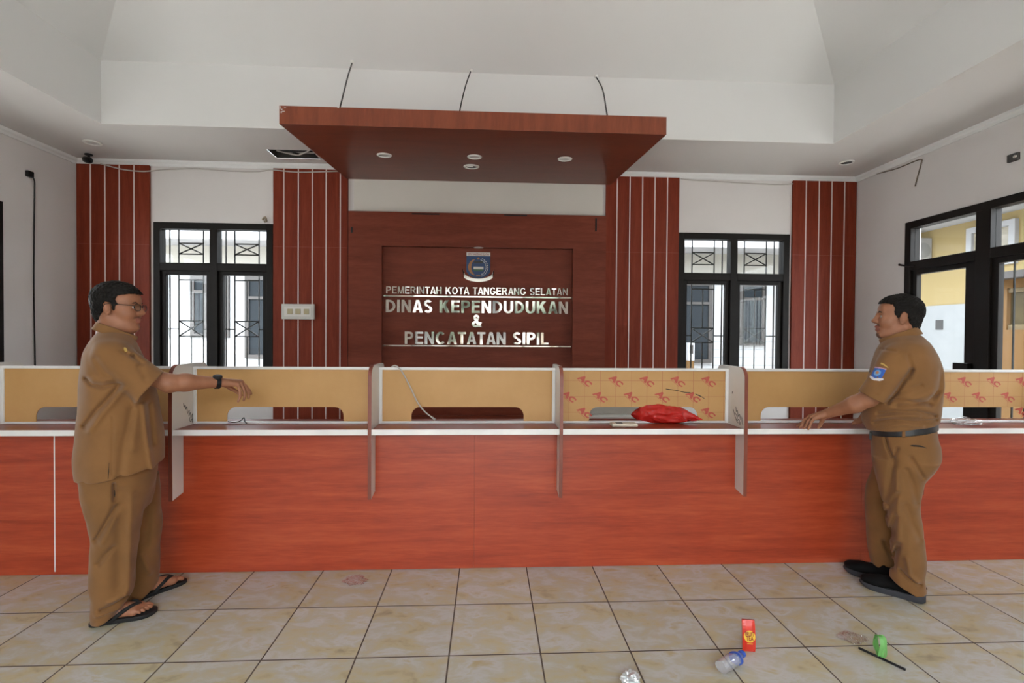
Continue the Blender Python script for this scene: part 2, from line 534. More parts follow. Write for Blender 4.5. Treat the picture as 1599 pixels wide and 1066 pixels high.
patch_white = plain('white embroidery', (0.62, 0.60, 0.62), 0.7, 0.05, 90)
patch_orange = plain('orange embroidery', (0.50, 0.20, 0.08), 0.6, 0.1, 90)
patch_sky = plain('pale blue embroidery', (0.15, 0.36, 0.62), 0.6, 0.1, 90)
crest_blue = plain('enamel blue', (0.008, 0.042, 0.13), 0.4, 0.1, 30)
crest_orange = plain('enamel orange brown', (0.34, 0.15, 0.06), 0.4, 0.1, 30)
crest_green = plain('enamel green', (0.03, 0.10, 0.05), 0.4, 0.1, 30)
crest_black = plain('enamel black', (0.02, 0.02, 0.02), 0.4, 0.1, 30)
crest_red = plain('enamel red', (0.30, 0.04, 0.03), 0.4, 0.1, 30)

# ================================================================= THE ROOM
XL, XR, YB, YF, ZS = -4.19, 4.02, 5.175, -2.45, 3.15     # side walls, back wall, front wall, soffit height
TX0, TX1, TY0, TY1, ZT = -3.27, 3.11, -1.5, 4.285, 3.68  # opening of the ceiling tray and the height of its upright face

structure('floor', MB().box(XL - 0.15, XR + 0.15, YF - 0.15, YB + 0.14, -0.12, 0.0), floor_mat)

W1 = (-3.433, -2.236, 0.78, 2.528)
W2 = (2.040, 3.275, 0.78, 2.516)
W3 = (2.35, 4.52, 0.50, 2.505)      # right wall, along y
W4 = (2.70, 4.41, 0.78, 2.512)      # left wall, along y
mb = MB(); wall_cells(mb, 'y', YB, YB + 0.14, [XL - 0.15, XR + 0.15], [0, 3.25], [W1, W2]); structure('wall_back', mb, white_paint)
mb = MB(); wall_cells(mb, 'x', XL - 0.15, XL, [YF, YB], [0, 3.25], [W4]); structure('wall_left', mb, white_paint)
mb = MB(); wall_cells(mb, 'x', XR, XR + 0.15, [YF, YB], [0, 3.25], [W3]); structure('wall_right', mb, white_paint)
FRONT = [(-2.0, 1.9, 0.0, 3.0), (-3.7, -2.6, 0.9, 2.7), (2.5, 3.6, 0.9, 2.7)]
mb = MB(); wall_cells(mb, 'y', YF - 0.15, YF, [XL - 0.15, XR + 0.15], [0, 3.25], FRONT); structure('wall_front', mb, white_paint)

# ceiling: flat soffit ring with a service hole, upright tray faces, hipped upper part
HX0, HX1, HY0, HY1 = -2.125, -1.70, 4.775, 5.0
mb = MB()
def soffit(mb):
    X = [XL - 0.15, TX0, HX0, HX1, TX1, XR + 0.15]; Y = [YF - 0.15, TY0, TY1, HY0, HY1, YB + 0.14]
    V = {}
    for i in range(5):
        for j in range(5):
            cx, cy = (X[i] + X[i + 1]) / 2, (Y[j] + Y[j + 1]) / 2
            if TX0 < cx < TX1 and TY0 < cy < TY1: continue
            if HX0 < cx < HX1 and HY0 < cy < HY1: continue
            mb.add([(X[i], Y[j], ZS), (X[i], Y[j + 1], ZS), (X[i + 1], Y[j + 1], ZS), (X[i + 1], Y[j], ZS)], [(0, 1, 2, 3)])
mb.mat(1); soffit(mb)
mb.mat(0)
c = [(TX0, TY0), (TX1, TY0), (TX1, TY1), (TX0, TY1)]
for k in range(4):
    a, b = c[k], c[(k + 1) % 4]
    mb.add([(a[0], a[1], ZS), (b[0], b[1], ZS), (b[0], b[1], ZT), (a[0], a[1], ZT)], [(0, 1, 2, 3)])
hx = (TX1 - TX0) / 2 - 0.6; hs = 0.45; ins = hx
top = [(TX0 + ins, TY0 + ins), (TX1 - ins, TY0 + ins), (TX1 - ins, TY1 - ins), (TX0 + ins, TY1 - ins)]
for k in range(4):
    a, b = c[k], c[(k + 1) % 4]; d, e = top[(k + 1) % 4], top[k]
    mb.add([(a[0], a[1], ZT), (b[0], b[1], ZT), (d[0], d[1], ZT + hs * ins), (e[0], e[1], ZT + hs * ins)], [(0, 1, 2, 3)])
mb.add([(p[0], p[1], ZT + hs * ins) for p in top], [(0, 1, 2, 3)])
bm = bmesh.new()
structure('ceiling', mb, [ceil_paint, soffit_paint])

# cornices where the soffit meets the walls
def cove(a, b, inward):
    """small stepped plaster cornice from a to b (x, y), reaching `inward` from the wall"""
    mb = MB()
    prof = [(0, 3.095), (0.012, 3.095), (0.018, 3.115), (0.035, 3.128), (0.042, 3.149), (0, 3.149)]
    va = [(a[0] + inward[0] * p[0], a[1] + inward[1] * p[0], p[1]) for p in prof]
    vb = [(b[0] + inward[0] * p[0], b[1] + inward[1] * p[0], p[1]) for p in prof]
    n = len(prof)
    mb.add(va + vb, [tuple(range(n)), tuple(range(2 * n - 1, n - 1, -1))] + [(i, i + n, (i + 1) % n + n, (i + 1) % n) for i in range(n)])
    return mb
structure('trim_1', cove((XL, YB), (XR, YB), (0, -1)), ceil_paint)
structure('trim_2', cove((XL, YF), (XL, YB), (1, 0)), ceil_paint)
structure('trim_3', cove((XR, YB), (XR, YF), (-1, 0)), ceil_paint)

# ---------------------------------------------------------------- windows
def xbar(mb, p, q, w=0.009):
    mb.tube([p, q], w * 0.8, 6)

def grille_leaf(mb, c, z0, z1, y, kind):
    """steel burglar bars of one light: uprights, a crossed panel"""
    for dx in (-0.215, -0.125, 0.125, 0.215):
        xbar(mb, (c + dx, y, z0), (c + dx, y, z1))
    if kind == 'top':
        a, b = z0 + 0.115, z1 - 0.145
        for z in (a, b): xbar(mb, (c - 0.125, y, z), (c + 0.125, y, z))
        xbar(mb, (c - 0.125, y, a), (c + 0.125, y, b)); xbar(mb, (c - 0.125, y, b), (c + 0.125, y, a))
    else:
        a, b, t = z1 - 0.685, z1 - 0.525, z1 - 0.095
        for z in (a, b, t): xbar(mb, (c - 0.125, y, z), (c + 0.125, y, z))
        xbar(mb, (c - 0.125, y, a), (c + 0.125, y, b)); xbar(mb, (c - 0.125, y, b), (c + 0.125, y, a))
        xbar(mb, (c, y, b), (c, y, t)); xbar(mb, (c, y, z0), (c, y, a))
        m = z1 - 0.61
        xbar(mb, (c - 0.27, y, m), (c - 0.125, y, m)); xbar(mb, (c + 0.125, y, m), (c + 0.27, y, m))

def back_window(name, x0, x1, z0, z1, zt):
    root = thing(name, None, None, ((x0 + x1) / 2, YB + 0.05, z0)); root['kind'] = 'structure'
    xm = (x0 + x1) / 2
    y0, y1 = YB - 0.012, YB + 0.085
    mb = MB()
    mb.bbox(x0, x0 + 0.065, y0, y1, z0, z1); mb.bbox(x1 - 0.065, x1, y0, y1, z0, z1)
    mb.bbox(x0 + 0.065, x1 - 0.065, y0, y1, z1 - 0.065, z1); mb.bbox(x0 + 0.065, x1 - 0.065, y0, y1, z0, z0 + 0.065)
    mb.bbox(xm - 0.038, xm + 0.038, y0, y1, z0 + 0.065, z1 - 0.065)
    mb.bbox(x0 + 0.065, xm - 0.038, y0, y1, zt - 0.04, zt + 0.04); mb.bbox(xm + 0.038, x1 - 0.065, y0, y1, zt - 0.04, zt + 0.04)
    mb.build('window_frame', black_frame, root)
    for a, b in ((x0 + 0.065, xm - 0.038), (xm + 0.038, x1 - 0.065)):
        MB().box(a, b, YB + 0.030, YB + 0.036, zt + 0.04, z1 - 0.065).build('pane', glass, root)
        s = MB()   # opening sash below the transom
        ya, yb = YB + 0.012, YB + 0.055
        s.bbox(a, a + 0.045, ya, yb, z0 + 0.065, zt - 0.04); s.bbox(b - 0.045, b, ya, yb, z0 + 0.065, zt - 0.04)
        s.bbox(a + 0.045, b - 0.045, ya, yb, zt - 0.082, zt - 0.04); s.bbox(a + 0.045, b - 0.045, ya, yb, z0 + 0.065, z0 + 0.11)
        so = s.build('sash', black_frame, root)
        MB().box(a + 0.045, b - 0.045, YB + 0.030, YB + 0.036, z0 + 0.11, zt - 0.082).build('pane', glass, so)
        g = MB(); grille_leaf(g, (a + b) / 2, zt + 0.03, z1 - 0.05, YB + 0.098, 'top'); g.build('grille', grille_black, root)
        g = MB(); grille_leaf(g, (a + b) / 2, z0 + 0.06, zt - 0.03, YB + 0.098, 'low'); g.build('grille', grille_black, root)
    return root
back_window('window_1', *W1, 2.075)
back_window('window_2', *W2, 2.045)

def side_window(name, x, out, y0, y1, z0, z1, zt, mull, plain_first):
    """window in a side wall; out = +1 where outdoors lies towards +x"""
    root = thing(name, None, None, (x, (y0 + y1) / 2, z0)); root['kind'] = 'structure'
    xa, xb = sorted((x - out * 0.012, x + out * 0.085))
    mb = MB()
    mb.bbox(xa, xb, y1 - 0.065, y1, z0, z1); mb.bbox(xa, xb, y0, y0 + 0.065, z0, z1)
    mb.bbox(xa, xb, y0 + 0.065, y1 - 0.065, z1 - 0.065, z1); mb.bbox(xa, xb, y0 + 0.065, y1 - 0.065, z0, z0 + 0.065)
    mb.bbox(xa, xb, mull[0], mull[1], z0 + 0.065, z1 - 0.065)
    for a, b in ((y0 + 0.065, mull[0]), (mull[1], y1 - 0.065)):
        mb.bbox(xa, xb, a, b, zt - 0.042, zt + 0.042)
    mb.build('window_frame', black_frame, root)
    xp = sorted((x + out * 0.030, x + out * 0.036)); xs = sorted((x + out * 0.010, x + out * 0.058))
    for k, (a, b) in enumerate(((mull[1], y1 - 0.065), (y0 + 0.065, mull[0]))):
        MB().box(xp[0], xp[1], a, b, zt + 0.042, z1 - 0.065).build('pane', glass, root)
        s = MB()
        st = 0.05
        s.bbox(xs[0], xs[1], a, a + (0.10 if k == 0 else st), z0 + 0.065, zt - 0.042); s.bbox(xs[0], xs[1], b - st, b, z0 + 0.065, zt - 0.042)
        s.bbox(xs[0], xs[1], a + (0.10 if k == 0 else st), b - st, zt - 0.085, zt - 0.042); s.bbox(xs[0], xs[1], a + (0.10 if k == 0 else st), b - st, z0 + 0.065, z0 + 0.11)
        so = s.build('sash', black_frame, root)
        MB().box(xp[0], xp[1], a + (0.10 if k == 0 else st), b - st, z0 + 0.11, zt - 0.085).build('pane', glass, so)
        if k == 0 and plain_first:
            MB().bbox(x - out * 0.02 - 0.02, x - out * 0.02 + 0.02, a + 0.02, a + 0.15, 1.125, 1.19).build('latch', black_frame, so)
        else:
            g = MB(); xx = x + out * 0.075; w = b - a
            n = 2 if w > 1 else 1
            for i in range(n):
                c = a + w * (i + 0.5) / n
                for dy in (-0.215, -0.125, 0.125, 0.215): xbar(g, (xx, c + dy, z0 + 0.06), (xx, c + dy, zt - 0.03))
                A, B, T = zt - 0.03 - 0.685, zt - 0.03 - 0.525, zt - 0.125
                for z in (A, B, T): xbar(g, (xx, c - 0.125, z), (xx, c + 0.125, z))
                xbar(g, (xx, c - 0.125, A), (xx, c + 0.125, B)); xbar(g, (xx, c - 0.125, B), (xx, c + 0.125, A))
                xbar(g, (xx, c, B), (xx, c, T)); xbar(g, (xx, c, z0 + 0.06), (xx, c, A))
            g.build('grille', grille_black, root)
    return root
w3 = side_window('window_3', XR, 1, *W3, 2.082, (3.715, 3.835), True)
MB().tube([(4.000,4.570,2.112), (4.000,4.496,2.090), (4.000,4.397,2.076)], [0.011, 0.007, 0.006], 8).build('window_stay', black_plastic, w3)
side_window('window_4', XL, -1, *W4, 2.075, (3.52, 3.60), False)

# glazed front of the hall, behind the camera
for k, (a, b, z0, z1) in enumerate(FRONT):
    root = thing('window_%d' % (5 + k), None, None, ((a + b) / 2, YF - 0.07, z0)); root['kind'] = 'structure'
    mb = MB(); y0, y1 = YF - 0.11, YF - 0.03
    mb.box(a, a + 0.06, y0, y1, z0, z1).box(b - 0.06, b, y0, y1, z0, z1).box(a + 0.06, b - 0.06, y0, y1, z1 - 0.06, z1)
    n = 4 if k == 0 else 2
    for i in range(1, n):
        if k == 0 and i == 2: continue
        x = a + (b - a) * i / n
        mb.box(x - 0.03, x + 0.03, y0, y1, z0, z1 - 0.06)
    mb.box(a + 0.06, b - 0.06, y0 + 0.01, y1 - 0.01, 2.10, 2.16)
    if k: mb.box(a + 0.06, b - 0.06, y0, y1, z0, z0 + 0.06)
    mb.build('window_frame', black_frame, root)

# ---------------------------------------------------------------- mahogany cladding on the back wall
def cladding(x0, x1, strips, label, z1=3.098):
    t = thing('wall_cladding', label, 'wall panel', ((x0 + x1) / 2, YB, 0), 'mahogany cladding strips on the back wall')
    MB().bbox(x0, x1, YB - 0.026, YB, 0, z1, 0.002).build('board', maho_v, t)
    for x in strips:
        MB().bbox(x - 0.0055, x + 0.0055, YB - 0.030, YB - 0.025, 0.002, z1 - 0.002, 0.001).build('inlay_strip', white_strip, t)
    MB().bbox(x0 + 0.001, x1 - 0.001, YB - 0.0268, YB - 0.0255, 2.290, 2.2925, 0.0003).build('board_joint', plain('worn joint', (0.26, 0.07, 0.045), 0.6, 0.2, 9), t)
    return t
cladding(-4.174, -3.461, [-4.035, -3.894, -3.754, -3.609], 'dark mahogany wall panel with white stripes in the left corner, behind the man with glasses')
cladding(-2.227, -1.468, [-2.117, -1.971, -1.828, -1.688, -1.544], 'dark mahogany wall panel with white stripes left of the chrome lettering, carrying the switch box')
cladding(1.242, 2.038, [1.362, 1.500, 1.636, 1.771, 1.907], 'dark mahogany wall panel with white stripes between the chrome lettering and the right window')
cladding(3.297, 4.011, [3.440, 3.586, 3.729, 3.873], 'dark mahogany wall panel with white stripes in the right corner of the hall')

# central feature panel with a recess for the lettering
FX0, FX1 = -1.442, 1.231
FZ1 = 2.657
RX0, RX1, RZ1 = -1.102, 0.883, 2.306
t = thing('feature_panel', 'large dark wooden panel with a sunken centre carrying the chrome lettering', 'wall panel', ((FX0 + FX1) / 2, 5.1, 0))
mb = MB(); wall_cells(mb, 'y', 5.08, YB - 0.028, [FX0, FX1], [0.0, FZ1], [(RX0, RX1, 0.55, RZ1)]); mb.build('surround', maho_h, t)
MB().box(RX0, RX1, 5.140, YB - 0.026, 0.55, RZ1).build('sunken_board', maho_h, t)
MB().bbox(-1.407, 1.208, YB - 0.022, YB, FZ1 - 0.02, 3.06, 0.002).build('infill_board', lightbox, t)
mb = MB()
for (xa, xb, z) in ((-0.796, -0.514, 2.638), (0.154, 0.394, 2.643)):
    MB().bbox(xa, xb, 5.070, 5.0795, z - 0.006, z + 0.006, 0.002).build('slot', black_plastic, t)
for (x, za, zb) in ((-1.406, 2.434, 2.493), (1.121, 2.492, 2.626)):
    MB().bbox(x - 0.008, x + 0.008, 5.070, 5.0795, za, zb, 0.002).build('bracket', black_plastic, t)
MB().lathe([(0.03, -0.004), (0.05, -0.002), (0.052, 0.001), (0.0, 0.001)], ((RX0 + RX1) / 2, 5.110, RZ1 - 0.001), 20).build('spot_lamp', lamp_white, t)

# mirror steel lettering; each row is a thing, each letter a part
def glyph(ch, B):
    """a bold grotesque capital, one unit high: polygons and its width; B = stem width"""
    T = B * 0.86
    def arc(cx, cz, rx, rz, a0, a1, bx, bz, n=12):
        A = [math.radians(a0 + (a1 - a0) * i / n) for i in range(n + 1)]
        o = [(cx + rx * math.cos(a), cz + rz * math.sin(a)) for a in A]
        q = [(cx + (rx - bx) * math.cos(a), cz + (rz - bz) * math.sin(a)) for a in A]
        return [[o[i], o[i + 1], q[i + 1], q[i]] for i in range(n)]
    R = lambda x0, x1, z0, z1: [(x0, z0), (x1, z0), (x1, z1), (x0, z1)]
    def bowl(x, z0, z1, w):
        r = (z1 - z0) / 2; rx = min(r, w - B)
        return [R(x, w - rx, z1 - T, z1), R(x, w - rx, z0, z0 + T)] + arc(w - rx, (z0 + z1) / 2, rx, r, -90, 90, B * .98, T)
    if ch == 'I': return [R(0, B, 0, 1)], B
    if ch == 'L': return [R(0, B, 0, 1), R(B, .58, 0, T)], .58
    if ch == 'T': return [R(.31 - B / 2, .31 + B / 2, 0, 1 - T), R(0, .62, 1 - T, 1)], .62
    if ch == 'H': return [R(0, B, 0, 1), R(.70 - B, .70, 0, 1), R(B, .70 - B, .47, .47 + T)], .70
    if ch == 'E': return [R(0, B, 0, 1), R(B, .62, 0, T), R(B, .62, 1 - T, 1), R(B, .58, .45, .45 + T)], .62
    if ch == 'P': return [R(0, B, 0, 1)] + bowl(B, .40, 1, .65), .65
    if ch == 'R': return [R(0, B, 0, 1)] + bowl(B, .44, 1, .66) + [[(.30, .46), (.53, 0), (.53 + B * 1.22, 0), (.30 + B * 1.15, .46)]], .72
    if ch == 'D': return [R(0, B, 0, 1)] + bowl(B, 0, 1, .70), .70
    if ch == 'U': return [R(0, B, .36, 1), R(.70 - B, .70, .36, 1)] + arc(.35, .36, .35, .37, 180, 360, B, T), .70
    if ch == 'N': return [R(0, B, 0, 1), R(.70 - B, .70, 0, 1), [(0, 1), (.70 - B * 1.02, 0), (.70, 0), (B * 1.02, 1)]], .70
    if ch == 'M': return [R(0, B * .93, 0, 1), R(.83 - B * .93, .83, 0, 1), [(0, 1), (.415 - B * .52, 0), (.415 + B * .28, 0), (B * 1.35, 1)], [(.83, 1), (.83 - B * 1.35, 1), (.415 - B * .28, 0), (.415 + B * .52, 0)]], .83
    if ch == 'A': return [[(0, 0), (B * 1.1, 0), (.365 + B * .18, 1), (.365 - B * .58, 1)], [(.73, 0), (.73 - B * 1.1, 0), (.365 - B * .18, 1), (.365 + B * .58, 1)], R(.17, .56, .21, .21 + T)], .73
    if ch == 'K': return [R(0, B, 0, 1), [(B * .9, .28), (B * .9, .28 + B * 1.45), (.70 - B * 1.42, 1), (.70, 1)], [(.25, .50), (.25 + B * .95, .50 + B), (.74, 0), (.74 - B * 1.28, 0)]], .74
    if ch in 'OCG':
        a0, a1 = {'O': (0, 360), 'C': (42, 318), 'G': (38, 338)}[ch]
        p = arc(.38, .5, .38, .515, a0, a1, B, T, 28)
        if ch == 'G': p += [R(.76 - B, .76, .20, .50), R(.42, .76, .50 - T, .50)]
        return p, .76
    if ch == 'S':
        p = arc(.32, .74, .30, .275, 30, 270, B * .96, T, 18) + arc(.33, .26, .31, .275, -150, 90, B * .96, T, 18)
        return p, .64
    if ch == '&':
        p = arc(.34, .78, .21, .235, 0, 360, B * .85, T * .9, 20) + arc(.30, .25, .29, .265, 100, 330, B, T, 20)
        p += [[(.14, .70), (.14 + B * 1.0, .76), (.74, 0), (.74 - B * 1.35, 0)], [(.26, .50), (.34, .42), (.48, .56), (.42, .63)], [(.52, .12), (.62, .02), (.74, .40), (.74 - B, .42)]]
        return p, .74
    return [], .30
def lettering(txt, xl, xr, zb, cap, name_label, ybase=5.1395, bold=0.19, depth=0.010):
    adv = []; x = 0.0
    for ch in txt:
        p, w = glyph(ch, bold)
        adv.append((p, x)); x += w + (0.115 if ch not in 'AT' else 0.06)
    sx = (xr - xl) / (x - 0.09)
    t = thing('sign_lettering', name_label, 'lettering', ((xl + xr) / 2, ybase, zb), 'rows of mirror steel lettering')
    rnd = random.Random(txt)
    for (polys, x0) in adv:
        if not polys: continue
        mb = MB(); tx, tz = rnd.uniform(-.018, .018), rnd.uniform(-.022, .022)
        cxm = xl + (x0 + .35) * sx; czm = zb + cap / 2
        for k, p in enumerate(polys):
            n = len(p); q = [(xl + (x0 + a) * sx, zb + b * cap) for a, b in p]
            ar = sum(q[i][0] * q[(i + 1) % n][1] - q[(i + 1) % n][0] * q[i][1] for i in range(n))
            if ar < 0: q = q[::-1]
            f = [(a, ybase - depth - 0.00002 * k + (a - cxm) * tx + (b - czm) * tz, b) for a, b in q]
            mb.add(f + [(a, ybase, b) for a, b in q], [tuple(range(n)), tuple(range(2 * n - 1, n - 1, -1))] + [(i, i + n, (i + 1) % n + n, (i + 1) % n) for i in range(n)])
        mb.build('letter', chrome, t)
    return t
yl = 5.13
lettering('PEMERINTAH KOTA TANGERANG SELATAN', -1.066, 0.840, 1.821, 0.074, 'smallest row of mirror steel letters, just under the crest', bold=0.17)
lettering('DINAS KEPENDUDUKAN', -1.069, 0.845, 1.626, 0.130, 'tallest and widest row of mirror steel letters, between the upper steel bar and the ampersand', bold=0.20)
lettering('&', -0.177, -0.066, 1.478, 0.128, 'single mirror steel ampersand between the two large rows of letters', bold=0.20)
lettering('PENCATATAN SIPIL', -0.873, 0.640, 1.296, 0.130, 'lowest row of mirror steel letters, resting over the lower steel bar', bold=0.20)
for (y, lab) in ((463.3, 'thin mirror steel bar across the panel under the smallest letters'), (540.2, 'thin mirror steel bar across the panel under the lowest letters')):
    z = 1.796 if y < 500 else 1.278
    o = MB().bbox(RX0 + 0.002, RX1 - 0.002, 5.130, 5.140, z - 0.009 if y < 500 else z - 0.007, z + 0.009 if y < 500 else z + 0.007, 0.002).build('metal_bar', chrome, None, ((RX0 + RX1) / 2, 5.14, z))
    tag(o, lab, 'metal bar', 'steel bars on the lettering panel')

# city crest
cx, cz, cs = -0.110, 2.120, 0.00674
t = thing('crest', 'small blue enamel city crest with a white scroll above the lettering', 'emblem', (cx, 5.14, cz - 0.16))
def crest_parts(t, cx, y, cz, s, mats, fine=True):
    """shield with name band, left crescent, right rice ear, house and scroll; s = metres per unit (38 units wide)"""
    blue, white, orange, green, dark, red = mats
    P = lambda x, z: (cx + x * s, cz + z * s)
    sh = [P(-18.5, 21), P(18.5, 21), P(18.5, -9), P(15, -14), P(8, -18), P(0, -19.5), P(-8, -18), P(-15, -14), P(-18.5, -9)]
    MB().prism(sh[::-1], 'y', y - 0.006, y).build('shield', blue, t)
    b = MB().box(P(-18.5, 0)[0], P(18.5, 0)[0], y - 0.008, y - 0.006, P(0, 15.5)[1], P(0, 21)[1]).build('name_band', white, t)
    vs, fs = text_mesh('KOTA TANGERANG SELATAN', 0.01)
    x0 = min(v.x for v in vs); x1 = max(v.x for v in vs); k = 33 * s / (x1 - x0)
    MB().add([(cx - 16.5 * s + (v.x - x0) * k, y - 0.0084, cz + 16.4 * s + v.y * 5.0 * s) for v in vs], fs).build('lettering', red, b)
    def arc(r0, r1, a0, a1, n=14, taper=True):
        A = [math.radians(a0 + (a1 - a0) * i / n) for i in range(n + 1)]
        o = []; q = []
        for i, a in enumerate(A):
            w = math.sin(PI * i / n) * 0.8 + 0.2 if taper else 1
            m = (r0 + r1) / 2; h = (r1 - r0) / 2 * w
            o.append(P((m + h) * math.cos(a), -2 + (m + h) * math.sin(a))); q.append(P((m - h) * math.cos(a), -2 + (m - h) * math.sin(a)))
        return o + q[::-1]
    MB().prism(arc(11, 16, 115, 245), 'y', y - 0.008, y - 0.006).build('crescent', orange, t)
    ear = MB()
    for i in range(11):
        a = math.radians(65 - 13 * i); 
        for dr, tw in ((0, 0.5), (2.6, -0.3)):
            r = 12 + dr; c0 = (r * math.cos(a + tw * .12), -2 + r * math.sin(a + tw * .12))
            u = (-math.sin(a), math.cos(a)); w = (math.cos(a), math.sin(a))
            ear.prism([P(c0[0] - u[0] * 1.3, c0[1] - u[1] * 1.3), P(c0[0] + w[0] * .7, c0[1] + w[1] * .7), P(c0[0] + u[0] * 1.3, c0[1] + u[1] * 1.3), P(c0[0] - w[0] * .7, c0[1] - w[1] * .7)], 'y', y - 0.008, y - 0.006)
    ear.build('rice_ear', white, t)
    MB().prism([P(-8, 4), P(8, 4), P(6, 7.5), P(-6, 7.5)], 'y', y - 0.008, y - 0.006).build('roof', dark, t)
    MB().prism([P(-7.5, -5), P(8, -5), P(8, -1), P(-7.5, -1)], 'y', y - 0.008, y - 0.006).build('house', white, t)
    MB().prism([P(-7, -8), P(7.5, -8), P(8, -5), P(-7.5, -5)], 'y', y - 0.008, y - 0.006).build('field', green, t)
    st = [P((2.6 if i % 2 == 0 else 1.1) * math.sin(PI * i / 5), 11.5 + (2.6 if i % 2 == 0 else 1.1) * math.cos(PI * i / 5)) for i in range(10)]
    MB().prism(st, 'y', y - 0.008, y - 0.006).build('star', orange, t)
    MB().prism([P(-4, -16), P(4, -16), P(3, -14.4), P(-3, -14.4)], 'y', y - 0.008, y - 0.006).build('motif', orange, t)
    m = MB(); pr = None
    for i in range(17):
        x = -25 + 50 * i / 16; zz = -8.5 - 12.5 * math.sqrt(max(0, 1 - (x / 25) ** 2))
        a, b = P(x * 0.95, zz + 1.2), P(x * 1.03, zz - 3.8)
        if i in (0, 16): a, b = P(x * 1.0, -4.5), P(x * 0.9, -9.5)
        c = [(a[0], y - 0.010, a[1]), (b[0], y - 0.010 , b[1]), (b[0], y - 0.006, b[1]), (a[0], y - 0.006, a[1])]
        if pr is not None: m.add(pr + c, [(0, 1, 5, 4), (1, 2, 6, 5), (2, 3, 7, 6), (3, 0, 4, 7)])
        pr = c
    m.build('scroll', chrome if fine else white, t)
crest_parts(t, cx, 5.14, cz, cs, (crest_blue, white_lam, crest_orange, crest_green, crest_black, crest_red))

# light switch box on the left inner cladding
a, b, c0, d0 = -2.127, -1.796, 1.543, 1.701
t = thing('switch_box', 'white surface box with three beige switches on the striped panel left of the lettering', 'switch', ((a + b) / 2, YB - 0.03, c0))
MB().bbox(a, b, YB - 0.065, YB - 0.0305, c0, d0, 0.006).build('housing', grey_plastic, t)
MB().bbox(a + 0.03, b - 0.03, YB - 0.070, YB - 0.064, c0 + 0.03, d0 - 0.03, 0.003).build('face_plate', white_lam, t)
for k, x in enumerate((454.5, 467, 480)):
    xx = (-2.036, -1.955, -1.871)[k]
    MB().bbox(xx - 0.028, xx + 0.026, YB - 0.076, YB - 0.069, c0 + 0.052, d0 - 0.052, 0.004).build('rocker', beige_plastic, t)

# ---------------------------------------------------------------- canopy over the lettering
cxa, cxb = -1.472, 1.283
t = thing('canopy', 'reddish brown wooden canopy hanging from cables above the lettering', 'canopy', (-0.09, 5.1, 2.99))
ky0, ky1, kz0, kz1, kt = 3.50, 5.135, 2.862, 3.0, 0.128
ks = (kz1 - kz0) / (ky1 - ky0)
mb = MB()
vs = [(cxa, ky0, kz0), (cxb, ky0, kz0), (cxb, ky1, kz1), (cxa, ky1, kz1), (cxa, ky0, kz0 + kt), (cxb, ky0, kz0 + kt), (cxb, ky1, kz1 + kt - 0.02), (cxa, ky1, kz1 + kt - 0.02)]
mb.add(vs, [(4, 5, 6, 7), (0, 1, 5, 4), (1, 2, 6, 5), (2, 3, 7, 6), (3, 0, 4, 7)])
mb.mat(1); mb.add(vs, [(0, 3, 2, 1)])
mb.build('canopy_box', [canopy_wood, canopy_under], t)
mb = MB()
for (dx, dz, w, h) in ((0.012, 0.098, .010, .007), (0.020, 0.085, .018, .006), (0.010, 0.076, .008, .012), (0.034, 0.112, .012, .004), (0.004, 0.104, .005, .02), (0.4, 0.122, .012, .006)):
    MB().box(cxa + dx, cxa + dx + w, ky0 - 0.0008, ky0 + 0.001, kz0 + dz, kz0 + dz + h).build('laminate_chip', white_lam, t)
def hanger(b, pts):
    MB().tube(smooth_pts(pts, 5), 0.0055, 7).build('hanging_cable', cable_black, t)
    e = pts[-1]
    MB().lathe([(0.0, -0.012), (0.010, -0.010), (0.014, 0.0), (0.016, 0.014)], e, 12).build('ceiling_hook', lamp_white, t)
hanger(0, [(-1.138,3.750,3.068), (-1.123,3.780,3.178), (-1.144,4.000,3.462), (-1.156,4.170,3.669)])
hanger(1, [(-0.234,3.750,3.070), (-0.222,3.780,3.167), (-0.199,4.000,3.421), (-0.165,4.170,3.632)])
hanger(2, [(0.917,3.750,3.064), (0.908,3.780,3.151), (0.928,4.000,3.426), (0.910,4.170,3.619)])

def downlight(x, y, z, tilt, label, group, open_=False, r=0.062):
    M = Matrix.Rotation(tilt, 3, 'X')
    t = thing('downlight', label, 'ceiling light', (x, y, z), group)
    MB().lathe([(r * 0.72, -0.001), (r * 0.74, -0.010), (r * 0.9, -0.011), (r, -0.006), (r, 0.0), (r * .9, 0.02)], (x, y, z), 28, M).build('trim_ring', lamp_white, t)
    MB().lathe([(0.0, -0.0035), (r * 0.72, -0.0035), (r * 0.72, -0.0005)], (x, y, z), 24, M).build('lens', dark_grey if open_ else lamp_lens, t)
    return t
kz = lambda y: kz0 + (y - ky0) * ks
ta = math.atan(ks)
for (x, y, lab) in ((-0.894, 4.205, 'leftmost of the three small round lights in a row under the wooden canopy'), (-0.128, 4.19, 'middle of the three small round lights in a row under the wooden canopy'), (0.648, 4.185, 'rightmost of the three small round lights in a row under the wooden canopy')):
    downlight(x, y, kz(y) - 0.001, ta, lab, 'round lights under the canopy')
t = downlight(-0.167, 4.51, kz(4.51) - 0.001, ta, 'round light fitting with a broken open centre, nearest the wall under the canopy', 'round lights under the canopy', True, 0.072)
MB().bbox(-0.205, -0.15, 4.48, 4.50, kz(4.49) - 0.012, kz(4.49) - 0.004, 0.002).build('lamp_tab', lamp_white, t)
downlight(-3.67, 4.705, ZS - 0.001, 0, 'round ceiling light in the soffit above the left corner', 'round lights in the soffit', r=0.072)
downlight(3.565, 4.72, ZS - 0.001, 0, 'round ceiling light in the soffit above the right corner', 'round lights in the soffit', True, r=0.068)

